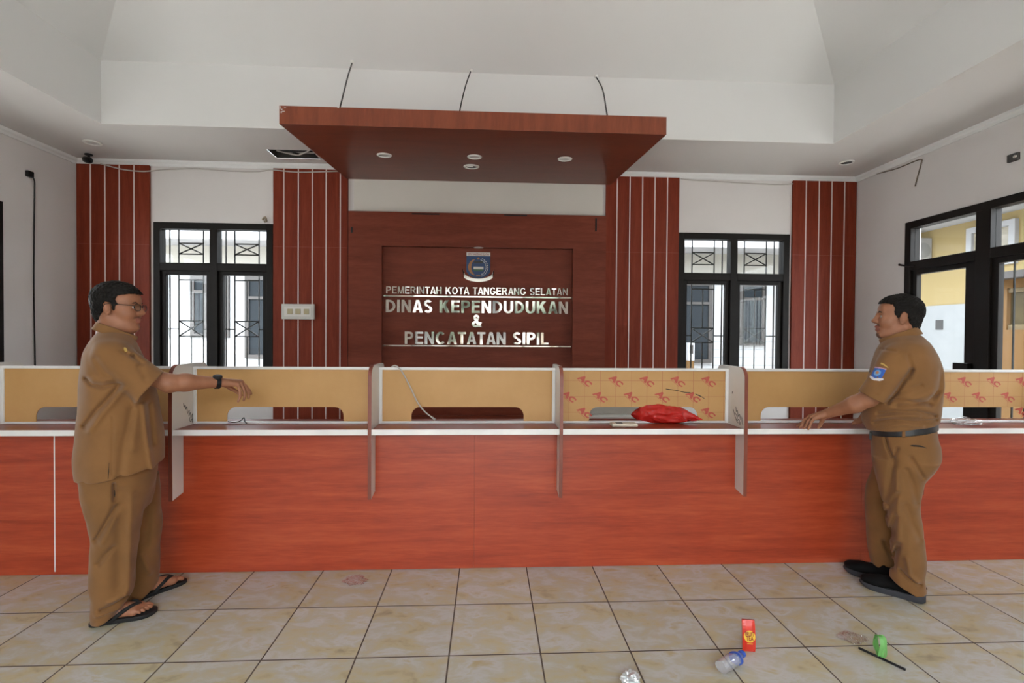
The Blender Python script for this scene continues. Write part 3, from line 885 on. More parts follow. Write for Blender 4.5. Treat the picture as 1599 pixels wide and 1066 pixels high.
# open service hole in the soffit with loose wiring
t = thing('ceiling_hatch', 'open square hole in the soffit left of the canopy with loose cables inside', 'ceiling hatch', ((HX0 + HX1) / 2, (HY0 + HY1) / 2, ZS))
mb = MB()
x0, x1, y0, y1, z0, z1 = HX0, HX1, HY0, HY1, ZS + 0.001, ZS + 0.22
mb.add([(x0, y0, z0), (x1, y0, z0), (x1, y1, z0), (x0, y1, z0), (x0, y0, z1), (x1, y0, z1), (x1, y1, z1), (x0, y1, z1)],
       [(4, 5, 6, 7), (0, 1, 5, 4), (1, 2, 6, 5), (2, 3, 7, 6), (3, 0, 4, 7)])
mb.build('void', void_mat, t)
for k, (a, m, b) in enumerate((((-2.12, 4.8, 3.19), (-1.95, 4.86, 3.165), (-1.72, 4.9, 3.21)), ((-2.10, 4.93, 3.2), (-1.9, 4.95, 3.17), (-1.71, 4.84, 3.2)), ((-2.0, 4.79, 3.22), (-1.92, 4.9, 3.17), (-1.84, 4.99, 3.2)), ((-2.11, 4.86, 3.24), (-2.0, 4.9, 3.18), (-1.75, 4.97, 3.2)))):
    MB().tube(smooth_pts([a, m, b], 7), 0.008, 7).build('loose_cable', cable_grey if k % 2 else cable_black, t)

# security camera at the left corner
t = thing('security_camera', 'small black security camera under the soffit in the left corner', 'camera', (-3.95, 5.02, ZS))
MB().lathe([(0.028, -0.014), (0.034, -0.010), (0.034, 0.0)], (-3.95, 5.02, ZS - 0.001), 18).build('mount', black_plastic, t)
MB().tube([(-3.95, 5.02, ZS - 0.012), (-3.945, 5.015, ZS - 0.045)], 0.012, 10).build('neck', black_plastic, t)
mb = MB(); mb.tube([(-3.985, 5.02, 3.098), (-3.97, 5.01, 3.093), (-3.895, 4.955, 3.068), (-3.885, 4.948, 3.064)], [0.020, 0.030, 0.032, 0.026], 14)
mb.build('body', black_plastic, t)
MB().lathe([(0.0, 0.0), (0.017, 0.0), (0.017, 0.004), (0.0, 0.007)], (-3.8845, 4.9478, 3.0640), 14, Matrix.Rotation(PI / 2, 3, 'Y') ).build('lens', glass_mat('dark camera lens', (0.05, 0.05, 0.06)), t)

# cables along the top of the back wall
o = MB().tube(smooth_pts([(-3.90, 5.10, 3.085), (-3.72, 5.128, 3.045), (-3.55, 5.135, 3.03), (-3.44, 5.138, 3.036), (-3.30, 5.150, 3.06), (-3.0, 5.155, 3.075), (-2.7, 5.155, 3.062), (-2.4, 5.155, 3.06), (-2.23, 5.135, 3.075), (-2.0, 5.132, 3.058), (-1.75, 5.132, 3.066), (-1.5, 5.130, 3.08)], 6), 0.006, 7).build('cable', cable_grey, None, (-2.7, 5.15, 3.06))
tag(o, 'thin grey cable sagging along the top of the back wall left of the canopy', 'cable')
o = MB().tube(smooth_pts([(2.05, 5.145, 3.085), (2.2, 5.166, 3.08), (2.4, 5.1685, 3.075), (2.8, 5.1685, 3.06), (3.1, 5.1685, 3.055), (3.22, 5.160, 3.055), (3.29, 5.143, 3.06)], 6), 0.006, 7).build('power_cord', cable_grey, None, (2.7, 5.15, 3.06))  # second grey cable, above the right window
tag(o, 'thin grey cable along the top of the back wall above the right window', 'cable')
o = MB().tube(smooth_pts([(4.013,5.173,3.153), (4.013,4.915,3.103), (4.013,4.635,3.068), (4.013,4.378,3.064), (4.013,4.363,3.018), (4.013,4.395,2.915), (4.013,4.421,2.827)], 6), 0.0055, 7).build('cable', plain('dirty brown cable', (0.16, 0.13, 0.10), 0.7, 0.5, 14), None, (4.01, 4.6, 3.0))
tag(o, 'dirty loose cable end hanging at the top of the right wall', 'cable')
t = thing('wall_socket', 'small grey metal box with an exposed hole high on the right wall', 'wall box', (4.02, 3.55, 2.78))
MB().bbox(3.998, 4.019, 3.515, 3.595, 2.755, 2.815, 0.004).build('box', dark_grey, t)
MB().lathe([(0.0, 0.006), (0.012, 0.004), (0.014, 0.0)], (3.997, 3.535, 2.785), 12, Matrix.Rotation(-PI / 2, 3, 'Y')).build('screw', chrome, t)

# junction box with a cable running down the left wall
t = thing('cable_outlet', 'small black box high on the left wall with a cable hanging straight down', 'cable', (XL, 4.65, 2.83))
MB().bbox(XL + 0.001, XL + 0.03, 4.62, 4.68, 2.80, 2.855, 0.005).build('box', black_plastic, t)
MB().tube(smooth_pts([(XL + 0.02, 4.67, 2.81), (XL + 0.02, 4.69, 2.78), (XL + 0.008, 4.705, 2.70), (XL + 0.008, 4.70, 2.4), (XL + 0.008, 4.692, 1.9), (XL + 0.008, 4.695, 1.5), (XL + 0.008, 4.70, 1.1), (XL + 0.008, 4.70, 0.8)], 6), 0.006, 7).build('hanging_cable', cable_black, t)
# old bracket stub above the left window
o = MB().tube(smooth_pts([(-2.340,5.165,2.569), (-2.307,5.150,2.593), (-2.294,5.150,2.553), (-2.320,5.165,2.550)], 4), 0.010, 7).build('wall_hook', plain('rusty plaster plug', (0.30, 0.24, 0.17), 0.8, 0.2, 60), None, (-2.318,5.160,2.575))
tag(o, 'tiny rusty hook in the white wall above the left back window', 'hook')

# ================================================================= THE COUNTER
DX = [-2.868 + 1.098 * k for k in range(7)]          # divider positions
LZ, LT = 0.852, 0.030                                # ledge height and thickness
CX0, CX1 = XL + 0.004, XR - 0.004
ctr = thing('service_counter', 'long orange red laminate service counter across the hall', 'counter', (0, 3.0, 0))
seams = [CX0, -2.477, -0.078, 2.322, CX1]
for a, b in zip(seams[:-1], seams[1:]):
    MB().bbox(a + 0.0003, b - 0.0003, 2.90, 2.922, 0.002, LZ - LT, 0.0004).build('front_panel', counter_wood, ctr)
o = MB().box(-2.480, -2.474, 2.8985, 2.9005, 0.02, LZ - LT - 0.004).build('joint_filler', white_edge, ctr)
ends = [CX0] + DX + [CX1]
for a, b in zip(ends[:-1], ends[1:]):
    a2 = a + (0.0105 if a != CX0 else 0); b2 = b - (0.0105 if b != CX1 else 0)
    l = MB().bbox(a2, b2, 2.803, 3.16, LZ - LT, LZ, 0.002).build('ledge', ledge_wood, ctr)
    MB().bbox(a2, b2, 2.800, 2.8035, LZ - LT - 0.001, LZ + 0.001, 0.001).build('edge_strip', white_edge, l)
MB().bbox(CX0, CX1, 2.922, 3.46, 0.715, 0.74, 0.002).build('worktop', white_lam, ctr)
for x in DX:
    MB().bbox(x - 0.009, x + 0.009, 2.922, 3.40, 0.0, 0.715, 0.001).build('support_panel', white_lam, ctr)

# dividers between the service places
def div_outline(o=0.0):
    """front and top outline of a divider in (y, z), grown outward by o"""
    pts = [(2.800 - o, 0.455 - o)]
    pts += [(2.799 - o, 0.60), (2.796 - o, 0.85), (2.799 - o, 1.02)]
    cy, cz, r = 2.865, 1.150, 0.065
    for k in range(9):
        a = PI - 0.5 * PI * k / 8
        pts.append((cy + (r + o) * math.cos(a), cz + (r + o) * math.sin(a)))
    return pts
def divider(x, label):
    t = thing('counter_divider', label, 'divider', (x, 2.95, 0.455), 'white dividers between the service places')
    front = div_outline()
    back = [(3.095 + 0.05 * math.sin(0.5 * PI * k / 6), 1.165 + 0.05 * math.cos(0.5 * PI * k / 6)) for k in range(7)]
    outline = front + back + [(3.145, LZ + 0.001), (2.8985, LZ - LT - 0.002), (2.8985, 0.472)]
    MB().prism(outline, 'x', x - 0.0095, x + 0.0095).build('board', white_lam, t)
    o = div_outline(0.0025)
    MB().prism(o + front[::-1], 'x', x - 0.010, x + 0.010).build('edge_band', edge_wood, t)
    return t
dl = ['white divider at the far left end of the counter, left of the man with glasses',
      'white divider with pen scribbles under the outstretched arm of the man with glasses',
      'white divider left of the screen with the loose wire',
      'white divider between the loose wire screen and the red printed screen',
      'white divider with black scribbles right of the red plastic bag',
      'white divider mostly hidden behind the man leaning on the counter',
      'white divider at the far right end of the counter, by the window wall']
divs = [divider(x, l) for x, l in zip(DX, dl)]

def scribble(t, x, side, strokes, r=0.0016):
    """ballpoint scrawl on the face of a divider; strokes in (y, z)"""
    xx = x + side * 0.0098
    for s in strokes:
        MB().tube(smooth_pts([(xx, y, z) for (y, z) in s], 4), r, 5).build('pen_stroke', ink, t)
scribble(divs[1], DX[1], 1, [[(2.90, 0.99), (2.905, 0.965), (2.915, 0.975), (2.92, 0.95), (2.93, 0.965), (2.935, 0.93)], [(2.935, 0.92), (2.955, 0.94), (2.95, 0.905), (2.965, 0.925), (2.97, 0.89), (2.985, 0.915), (2.985, 0.88)], [(2.955, 0.90), (2.965, 0.87), (2.98, 0.885), (2.985, 0.862)], [(2.86, 1.10), (2.87, 1.08)]])
scribble(divs[4], DX[4], -1, [[(2.90, 0.97), (2.89, 0.94), (2.88, 0.95), (2.87, 0.915), (2.855, 0.93), (2.84, 0.90)], [(2.905, 0.93), (2.88, 0.91), (2.885, 0.885), (2.86, 0.90), (2.85, 0.87), (2.835, 0.89)], [(2.93, 0.95), (2.90, 0.90), (2.87, 0.875)], [(2.94, 1.06), (2.945, 1.045)], [(2.83, 0.92), (2.815, 0.875)]], 0.002)
scribble(divs[0], DX[0], 1, [[(2.93, 0.96), (2.92, 0.93), (2.94, 0.94), (2.95, 0.91)], [(2.90, 0.92), (2.93, 0.90), (2.92, 0.88), (2.95, 0.87)]])

# screens with a pass-through slot
SZ0, SZ1 = LZ + 0.001, 1.196
def screen(a, b, label, grid=None, slot=0.345, logos=()):
    xc = (a + b) / 2
    t = thing('counter_screen', label, 'screen', (xc, 3.0, LZ), 'paper covered screens on the counter')
    a2, b2 = a + 0.010, b - 0.010
    s0, s1 = xc - slot, xc + slot
    z0, zc, r = SZ0 + 0.012, SZ0 + 0.100, 0.055
    pts = [(a2 + 0.018, z0), (s0, z0)]
    pts += [(s0 + r - r * math.cos(0.5 * PI * k / 8), zc - r + r * math.sin(0.5 * PI * k / 8)) for k in range(9)]
    pts += [(s1 - r + r * math.sin(0.5 * PI * k / 8), zc - r + r * math.cos(0.5 * PI * k / 8)) for k in range(9)]
    pts += [(s1, z0), (b2 - 0.018, z0), (b2 - 0.018, SZ1 - 0.014), (a2 + 0.018, SZ1 - 0.014)]
    # cut into convex strips so the face stays clean
    mb = MB()
    y0, y1 = 2.998, 3.004
    bm = bmesh.new()
    f = bm.faces.new([bm.verts.new((p[0], y0, p[1])) for p in pts])
    ex = bmesh.ops.extrude_face_region(bm, geom=[f])
    bmesh.ops.translate(bm, vec=(0, y1 - y0, 0), verts=[v for v in ex['geom'] if isinstance(v, bmesh.types.BMVert)])
    bmesh.ops.triangulate(bm, faces=[f for f in bm.faces if len(f.verts) > 4])
    bmesh.ops.recalc_face_normals(bm, faces=bm.faces[:])
    mb.bm(bm)
    mats = [kraft_plain]
    if grid is not None:
        gm = kraft('brown masking paper with printed red grid', (-(grid[0] - xc), -(grid[1] - LZ)))
        mats = [gm, red_ink]
        mb.mat(1)
        vs, fs = text_mesh('AC', 0.055)
        x0 = min(v.x for v in vs); x1 = max(v.x for v in vs)
        k = 0.052; an = math.radians(-40)
        for (lx, lz) in logos:
            V = []
            for v in vs:
                px, pz = (v.x - (x0 + x1) / 2) * k * 1.15 + (v.y - 0.36) * k * 0.25, (v.y - 0.36) * k * 1.05
                if v.x > (x0 + x1) / 2: pz *= 0.82; px += 0.004
                V.append((lx + px * math.cos(an) - pz * math.sin(an), 2.9972, lz + px * math.sin(an) + pz * math.cos(an)))
            mb.add(V, fs)
            mb.add([(lx + q[0] * math.cos(an) - q[1] * math.sin(an), 2.9973, lz + q[0] * math.sin(an) + q[1] * math.cos(an)) for q in ((-0.036, -0.026), (0.030, -0.026), (0.030, -0.024), (-0.036, -0.024))], [(0, 1, 2, 3)])
    mb.build('panel', mats, t)
    MB().bbox(a2, b2, 2.990, 3.012, SZ1 - 0.016, SZ1, 0.002).build('top_rail', alu, t)
    for (p, q) in ((a2, a2 + 0.019), (b2 - 0.019, b2)):
        MB().bbox(p, q, 2.990, 3.012, SZ0, SZ1 - 0.016, 0.002).build('side_rail', alu, t)
    MB().bbox(a2 + 0.019, b2 - 0.019, 2.990, 3.012, SZ0, SZ0 + 0.013, 0.002).build('bottom_rail', alu, t)
    return t
screen(CX0, DX[0], 'plain brown screen at the left wall end of the counter', slot=0.25)
screen(DX[0], DX[1], 'plain brown screen behind the man with glasses')
screen(DX[1], DX[2], 'plain brown screen under the pointing hand of the man with glasses')
screen(DX[2], DX[3], 'plain brown screen in front of the lettering with a loose wire hanging over it')
G = 0.0985
gx, gz = 0.552, 1.069
lg = []
for (col, row) in ((0, 0), (2, 0), (4, 0), (6, 0), (8, 0), (-1, -1), (1, -1), (3, -1), (5, -1), (7, -1), (0, -2), (8, -2)):
    lg.append((gx + (col + 0.5) * G, gz + (row + 0.5) * G))
scr = screen(DX[3], DX[4], 'brown screen printed with red marks and a grid, over the red plastic bag', (gx, gz), logos=lg)
screen(DX[4], DX[5], 'plain brown screen behind the arm of the man leaning on the counter')
gx2, gz2 = 3.032, 1.072
lg = []
for (col, row) in ((0, 0), (2, 0), (4, 0), (6, 0), (-1, -1), (1, -1), (3, -1), (5, -1), (-2, 0), (-4, 0), (-3, -1), (-4, -2), (4, -2), (6, -2)):
    x = gx2 + (col + 0.5) * G
    if DX[5] + 0.06 < x < DX[6] - 0.06: lg.append((x, gz2 + (row + 0.5) * G))
screen(DX[5], DX[6], 'brown screen printed with red marks right of the leaning man', (gx2, gz2), slot=0.345, logos=lg)
screen(DX[6], CX1, 'narrow brown screen at the window wall end of the counter', slot=0.06)

for st in ([(1.114,2.994,1.067), (1.176,2.994,1.059), (1.229,2.994,1.047), (1.270,2.994,1.045)], [(1.303,2.994,1.035), (1.328,2.994,1.027), (1.361,2.994,1.007)], [(1.315,2.994,1.029), (1.340,2.994,1.019)]):
    MB().tube(smooth_pts(st, 4), 0.0018, 5).build('pen_stroke', ink, scr)

# ---------------------------------------------------------------- things lying on the counter
o = MB().tube(smooth_pts([(-0.593,3.010,1.196), (-0.563,2.995,1.205), (-0.526,2.985,1.174), (-0.475,2.982,1.081), (-0.428,2.980,0.984), (-0.384,2.970,0.931), (-0.328,2.955,0.888)], 7), 0.0045, 8)
o.tube([(-0.336,2.957,0.894), (-0.318,2.953,0.883)], 0.007, 8)
o = o.build('loose_wire', cable_grey, None, (-0.475,2.982,1.081)); tag(o, 'loose grey wire bent over the top of the middle screen', 'wire')
o = MB().tube(smooth_pts([(-1.554,2.985,0.867), (-1.509,2.970,0.866), (-1.476,2.972,0.873), (-1.456,2.975,0.892), (-1.448,2.970,0.870), (-1.433,2.960,0.862)], 5), 0.003, 6).build('wire_scrap', cable_black, None, (-1.494,2.970,0.870)); tag(o, 'short black scrap of wire in the slot under the pointing hand', 'wire')
p = (0.822,2.900,0.856)
t = thing('plastic_case', 'flat cream plastic case lying on the ledge beside the red bag', 'case', (p[0], 2.90, LZ))
MB().bbox(p[0] - 0.080, p[0] + 0.078, 2.865, 2.935, LZ + 0.001, LZ + 0.019, 0.006).build('body', plain('cream plastic', (0.62, 0.56, 0.45), 0.4, 0.04), t)
MB().bbox(p[0] - 0.05, p[0] - 0.01, 2.885, 2.915, LZ + 0.0185, LZ + 0.0205, 0.001).build('button', dark_grey, t)

from mathutils import noise as mnoise
def crumple(center, radii, seed, amp, freq, sub=5, flat=None, fold=0.0, M=None, mod=None):
    """crumpled film: a displaced sphere with sharp creases"""
    bm = bmesh.new()
    bmesh.ops.create_icosphere(bm, subdivisions=sub, radius=1)
    for v in bm.verts:
        d = v.co.copy()
        n = mnoise.ridged_multi_fractal(d * freq + Vector((seed, seed * 2.3, 1.7)), 0.8, 2.1, 4, 0.9, 1.9, noise_basis='PERLIN_ORIGINAL')
        n2 = mnoise.noise(d * freq * 0.6 + Vector((seed * 3, 5, seed)))
        k = 1 + amp * (n - 1.0) + fold * n2
        q = Vector((d.x * radii[0], d.y * radii[1], d.z * radii[2])) * k
        if mod: q = mod(q, d)
        if M: q = M @ q
        q += Vector(center)
        if flat is not None and q.z < flat: q.z = flat + 0.0008 * (1 + n2)
        v.co = q
    return bm
# red plastic bag pushed through the slot
def red_film():
    m, nt, out = new_mat('thin red plastic')
    p = principled(nt, out, Roughness=0.25)
    p.inputs['Base Color'].default_value = (0.62, 0.028, 0.022, 1)
    tr = N(nt, 'ShaderNodeBsdfTranslucent'); tr.inputs[0].default_value = (0.75, 0.04, 0.03, 1)
    mx = N(nt, 'ShaderNodeMixShader'); mx.inputs[0].default_value = 0.3
    L(nt, p.outputs[0], mx.inputs[1]); L(nt, tr.outputs[0], mx.inputs[2]); L(nt, mx.outputs[0], out.inputs[0])
    return m
p = (1.117,3.030,0.880)
def bagmod(q, d):
    t = q.x / 0.19
    e = max(0.02, 1 - d.x * d.x)
    if d.x < 0.3:       # blunt full end behind the screen
        g = math.sqrt(max(0.0, 1 - d.x ** 4) / e); q.y *= min(g, 1.6); q.z *= min(g, 1.6)
    if t > 0.35:          # tail drawn out through the slot towards the customer
        s = (t - 0.35) / 0.65
        q.z *= 1 - 0.62 * s; q.y = q.y * (1 - 0.4 * s) - 0.10 * s
        q.z -= 0.022 * s
    return q
bm = crumple((p[0], 3.03, LZ + 0.055), (0.185, 0.080, 0.066), 4.2, 0.12, 1.9, 5, LZ + 0.002, 0.22, None, bagmod)
mb = MB(); mb.smooth = True; mb.bm(bm)
o = mb.build('plastic_bag', red_film(), None, (p[0], 3.03, LZ)); tag(o, 'crumpled red plastic bag stuffed through the screen slot', 'bag')
p = (3.029,2.920,0.865)
mb = MB(); mb.smooth = True; mb.bm(crumple((p[0], 2.93, LZ + 0.018), (0.085, 0.06, 0.026), 9.1, 0.3, 2.6, 4, LZ + 0.002, 0.3))
o = mb.build('plastic_wrap', clear_plastic, None, (p[0], 2.93, LZ)); tag(o, 'crumpled clear plastic wrap on the ledge right of the leaning man', 'plastic wrap')

# cabinet behind the counter, seen through the slot beside the red bag
x0, x1 = 0.749, 1.578; zt = 0.767
t = thing('desk_cabinet', 'tan wooden cabinet with a white top, behind the counter and the red bag', 'cabinet', ((x0 + x1) / 2, 3.9, 0))
MB().bbox(x0, x1, 3.75, 4.1, 0.002, zt - 0.02, 0.003).build('body', wood('tan laminate', (0.36, 0.22, 0.10), (0.42, 0.27, 0.13), (0.48, 0.31, 0.16), (0.8, 4, 6)), t)
MB().bbox(x0 - 0.01, x1 + 0.01, 3.74, 4.11, zt - 0.02, zt, 0.003).build('top', white_lam, t)
o = MB().bbox(x0 + 0.04, x1 - 0.02, 3.86, 4.05, zt + 0.001, zt + 0.16, 0.006).build('storage_box', grey_plastic, None, ((x0 + x1) / 2, 3.95, zt)); tag(o, 'grey box standing on the tan cabinet behind the counter', 'box')

# ================================================================= LITTER ON THE FLOOR
# folded drink pouch standing on the tiles
pa, pb = (1.145,2.102,0.000), (1.187,2.088,0.000)
bx, by = (pa[0] + pb[0]) / 2, (pa[1] + pb[1]) / 2
zt = 0.135
t = thing('drink_pouch', 'small red and yellow tea pouch standing on the tiles behind the plastic bottle', 'drink pouch', (bx, by, 0))
red_foil = plain('red foil', (0.60, 0.035, 0.018), 0.3, 0.08, 20)
yel = plain('yellow print', (0.80, 0.52, 0.05), 0.4, 0.05, 20)
dred = plain('dark red print', (0.22, 0.01, 0.01), 0.4, 0.05)
R = Matrix.Translation((bx, by, 0)) @ Matrix.Rotation(-0.16, 4, 'Z')
def pw(x, y, z): return R @ Vector((x, y, z))
w = 0.027
def pouch(mb):
    n = 12; rows = []
    for i in range(n + 1):
        z = 0.002 + (zt - 0.002) * i / n
        d = 0.011 * math.sin(PI * min(1, i / n * 1.05)) ** 0.6 + 0.0012 if i < n else 0.0012
        lean = 0.014 * (i / n) ** 2 - 0.007
        rows.append((z, d, lean))
    vs = []; fs = []
    for (z, d, l) in rows:
        for k in range(8):
            a = 2 * PI * k / 8 + PI / 8
            vs.append(pw(w * max(-1, min(1, 1.25 * math.cos(a))), l + d * math.sin(a) * 1.1, z))
    for i in range(n):
        for k in range(8): fs.append((i * 8 + k, i * 8 + (k + 1) % 8, (i + 1) * 8 + (k + 1) % 8, (i + 1) * 8 + k))
    fs.append(tuple(range(7, -1, -1))); fs.append(tuple(n * 8 + k for k in range(8)))
    mb.add(vs, fs)
mb = MB(); pouch(mb); mb.build('pouch', red_foil, t)
mb = MB(); mb.add([pw(-w, 0.006, zt - 0.013), pw(w, 0.006, zt - 0.013), pw(w, 0.0055, zt + 0.002), pw(-w, 0.0055, zt + 0.002), pw(-w, 0.0095, zt - 0.013), pw(w, 0.0095, zt - 0.013), pw(w, 0.009, zt + 0.002), pw(-w, 0.009, zt + 0.002)], [(0, 1, 2, 3), (7, 6, 5, 4), (0, 4, 5, 1), (1, 5, 6, 2), (2, 6, 7, 3), (3, 7, 4, 0)]); mb.build('seal', plain('dark red foil', (0.28, 0.015, 0.012), 0.35, 0.1), t)
def front(x, z, o):
    """a point just in front of the pouch face"""
    i = z / zt
    d = 0.011 * math.sin(PI * min(1, max(0.0, i) * 1.05)) ** 0.6 + 0.0012
    q = min(1.0, abs(x) / w)
    return pw(x, 0.014 * i ** 2 - 0.007 - d * 1.03 * (1 - 0.25 * q ** 3) - o, z)
mb = MB()
rings = [[(0.0, 0.072)]] + [[(0.0245 * k * math.cos(2 * PI * i / 24), 0.072 + 0.0245 * k * math.sin(2 * PI * i / 24)) for i in range(24)] for k in (0.35, 0.7, 1.0)]
vv = [front(x, z, 0.0010) for r in rings for x, z in r]
mb.add(vv, [(0, 1 + i, 1 + (i + 1) % 24) for i in range(24)] + [(1 + r * 24 + i, 1 + (r + 1) * 24 + i, 1 + (r + 1) * 24 + (i + 1) % 24, 1 + r * 24 + (i + 1) % 24) for r in range(2) for i in range(24)])
mb.add([front(x, z, 0.0010) for x, z in ((-0.012, 0.040), (0.014, 0.040), (0.012, 0.043), (-0.010, 0.043))], [(0, 1, 2, 3)])
e = mb.build('emblem', yel, t)
mb = MB()
for (txt, zz, wd, h) in (('FRUIT', 0.075, 0.038, 0.0165), ('TEA', 0.056, 0.032, 0.0195)):
    vs, fs = text_mesh(txt, 0.03); a0 = min(v.x for v in vs); a1 = max(v.x for v in vs); h1 = max(v.y for v in vs)
    mb.add([front(-wd / 2 + (v.x - a0) / (a1 - a0) * wd, zz + v.y / h1 * h, 0.0018) for v in vs], fs)
mb.build('lettering', dred, e)

# crushed water bottle lying on its side
c0, c1 = Vector((0.981,1.958,0.028)), Vector((1.107,2.032,0.030))
t = thing('water_bottle', 'crushed clear plastic bottle with a blue label and cap lying on the tiles', 'bottle', ((c0 + c1) / 2 * 1.0) * Vector((1, 1, 0)) if False else ((c0.x + c1.x) / 2, (c0.y + c1.y) / 2, 0))
ax = (c1 - c0); ln = ax.length; ax.normalize()
bot_plastic = film('clear bottle plastic', (0.95, 0.97, 1.0), 0.26, 4.0)
blue_film = plain('blue plastic film', (0.03, 0.09, 0.42), 0.3, 0.1, 30)
def bring(mb, stations, n=20, seed=0):
    u = ax.cross(Vector((0, 0, 1))).normalized(); v = u.cross(ax)
    vs = []; fs = []
    for i, (s, r, z) in enumerate(stations):
        for k in range(n):
            a = 2 * PI * k / n
            rr = r * (1 + 0.13 * mnoise.noise(Vector((math.cos(a) * 1.6, math.sin(a) * 1.6, s * 40 + seed))))
            p = c0 + ax * s + u * rr * math.cos(a) + v * rr * math.sin(a) * 0.86
            p.z = max(p.z + z, 0.0012)
            vs.append(p)
    for i in range(len(stations) - 1):
        for k in range(n): fs.append((i * n + k, i * n + (k + 1) % n, (i + 1) * n + (k + 1) % n, (i + 1) * n + k))
    fs.append(tuple(range(n - 1, -1, -1))); m = (len(stations) - 1) * n; fs.append(tuple(m + k for k in range(n)))
    mb.smooth = True; mb.add(vs, fs)
st = [(-0.012, 0.016, 0), (-0.010, 0.026, 0)] + [(0.004 + 0.0085 * i, 0.0295 - (0.0032 if i % 2 else 0), 0) for i in range(10)] + [(0.094, 0.029, 0), (0.108, 0.024, 0), (0.120, 0.015, 0), (0.126, 0.0135, 0), (0.134, 0.0135, 0)]
mb = MB(); bring(mb, st, 22); mb.build('bottle_body', bot_plastic, t)
mb = MB(); bring(mb, [(0.088, 0.0306, 0), (0.090, 0.0312, 0), (0.098, 0.0302, 0), (0.106, 0.0262, 0), (0.110, 0.0235, 0)], 22); mb.build('label_band', blue_film, t)
mb = MB(); bring(mb, [(0.130, 0.0160, 0), (0.132, 0.0168, 0), (0.146, 0.0166, 0), (0.148, 0.014, 0)], 18); mb.build('cap', blue_film, t)

# crumpled foil wrapper cut by the frame edge
p = (0.580,1.916,0.000)
mb = MB(); mb.bm(crumple((p[0], p[1], 0.020), (0.040, 0.032, 0.024), 2.7, 0.42, 1.9, 4, 0.001, 0.35))
o = mb.build('foil_wrapper', plain('crumpled silver foil', (0.62, 0.64, 0.64), 0.28, 0.25, 40, metallic=0.5), None, (p[0], p[1], 0)); tag(o, 'crumpled silver foil wrapper on the tiles, left of the plastic bottle', 'wrapper')
# clear scraps
p = (-0.742,2.772,0.000)
mb = MB(); mb.bm(crumple((p[0], p[1], 0.006), (0.065, 0.05, 0.010), 5.5, 0.35, 2.4, 4, 0.001, 0.3))
o = mb.build('plastic_scrap', clear_plastic, None, (p[0], p[1], 0)); tag(o, 'flat clear plastic scrap on the tiles close to the counter front', 'plastic scrap', 'clear plastic scraps on the floor')
p = (1.694,2.160,0.000)
mb = MB(); mb.bm(crumple((p[0], p[1], 0.006), (0.055, 0.045, 0.011), 7.5, 0.35, 2.2, 4, 0.001, 0.3))
o = mb.build('plastic_scrap', clear_plastic, None, (p[0], p[1], 0)); tag(o, 'faint clear plastic scrap on the tiles left of the green ribbon', 'plastic scrap', 'clear plastic scraps on the floor')

# dark stick and green ribbon loop
a, b = Vector((1.670,2.087,0.006)), Vector((1.759,1.941,0.006))
o = MB().tube([a, a + (b - a) * 0.5, b], 0.0052, 8).build('stick', black_plastic, None, ((a.x + b.x) / 2, (a.y + b.y) / 2, 0)); tag(o, 'thin black stick lying on the tiles through the green ribbon', 'stick')
p = Vector((1.721,2.008,0.000))
gm, gnt, gout = new_mat('pale green ribbon film')
gp = principled(gnt, gout, Roughness=0.35); gp.inputs['Base Color'].default_value = (0.26, 0.58, 0.20, 1)
gtr = N(gnt, 'ShaderNodeBsdfTranslucent'); gtr.inputs[0].default_value = (0.5, 0.9, 0.42, 1)
gmx = N(gnt, 'ShaderNodeMixShader'); gmx.inputs[0].default_value = 0.4
L(gnt, gp.outputs[0], gmx.inputs[1]); L(gnt, gtr.outputs[0], gmx.inputs[2]); L(gnt, gmx.outputs[0], gout.inputs[0])
mb = MB(); mb.smooth = True
for loop in range(3):
    n = 30; vs = []; fs = []
    rx, rz, yaw = (0.024, 0.030, 0.3 + loop * 0.55), 0, 0
    for k in range(n):
        a_ = 2 * PI * k / n
        wob = 0.004 * math.sin(3 * a_ + loop)
        lx, lz = (0.024 + wob) * math.cos(a_), 0.055 + (0.047 + wob) * math.sin(a_)
        an = 1.25 + loop * 0.35
        for s in (-1, 1):
            ww = 0.007 * s + 0.002 * math.sin(2 * a_)
            vs.append((p.x + lx * math.cos(an) - ww * math.sin(an) + 0.004 * loop - 0.004, p.y + 0.022 + lx * math.sin(an) + ww * math.cos(an), lz - 0.0065 + 0.002 * (loop == 0)))
    vs2 = [(x * 1.0 + 0.0, y + 0.0012, z + 0.0004) for (x, y, z) in vs]
    m = len(vs)
    for k in range(n):
        q = (2 * k, 2 * k + 1, (2 * k + 3) % m, (2 * k + 2) % m)
        fs.append(q); fs.append(tuple(i + m for i in q[::-1]))
        fs.append((q[0], q[3], q[3] + m, q[0] + m)); fs.append((q[2], q[1], q[1] + m, q[2] + m))
    mb.add([(x, y, max(z, 0.001)) for (x, y, z) in vs + vs2], fs)
o = mb.build('ribbon', gm, None, (p.x, p.y, 0)); tag(o, 'small loop of pale green ribbon standing on the tiles over the stick', 'ribbon')
# little crumbs of rubble and a stain ring on the tiles

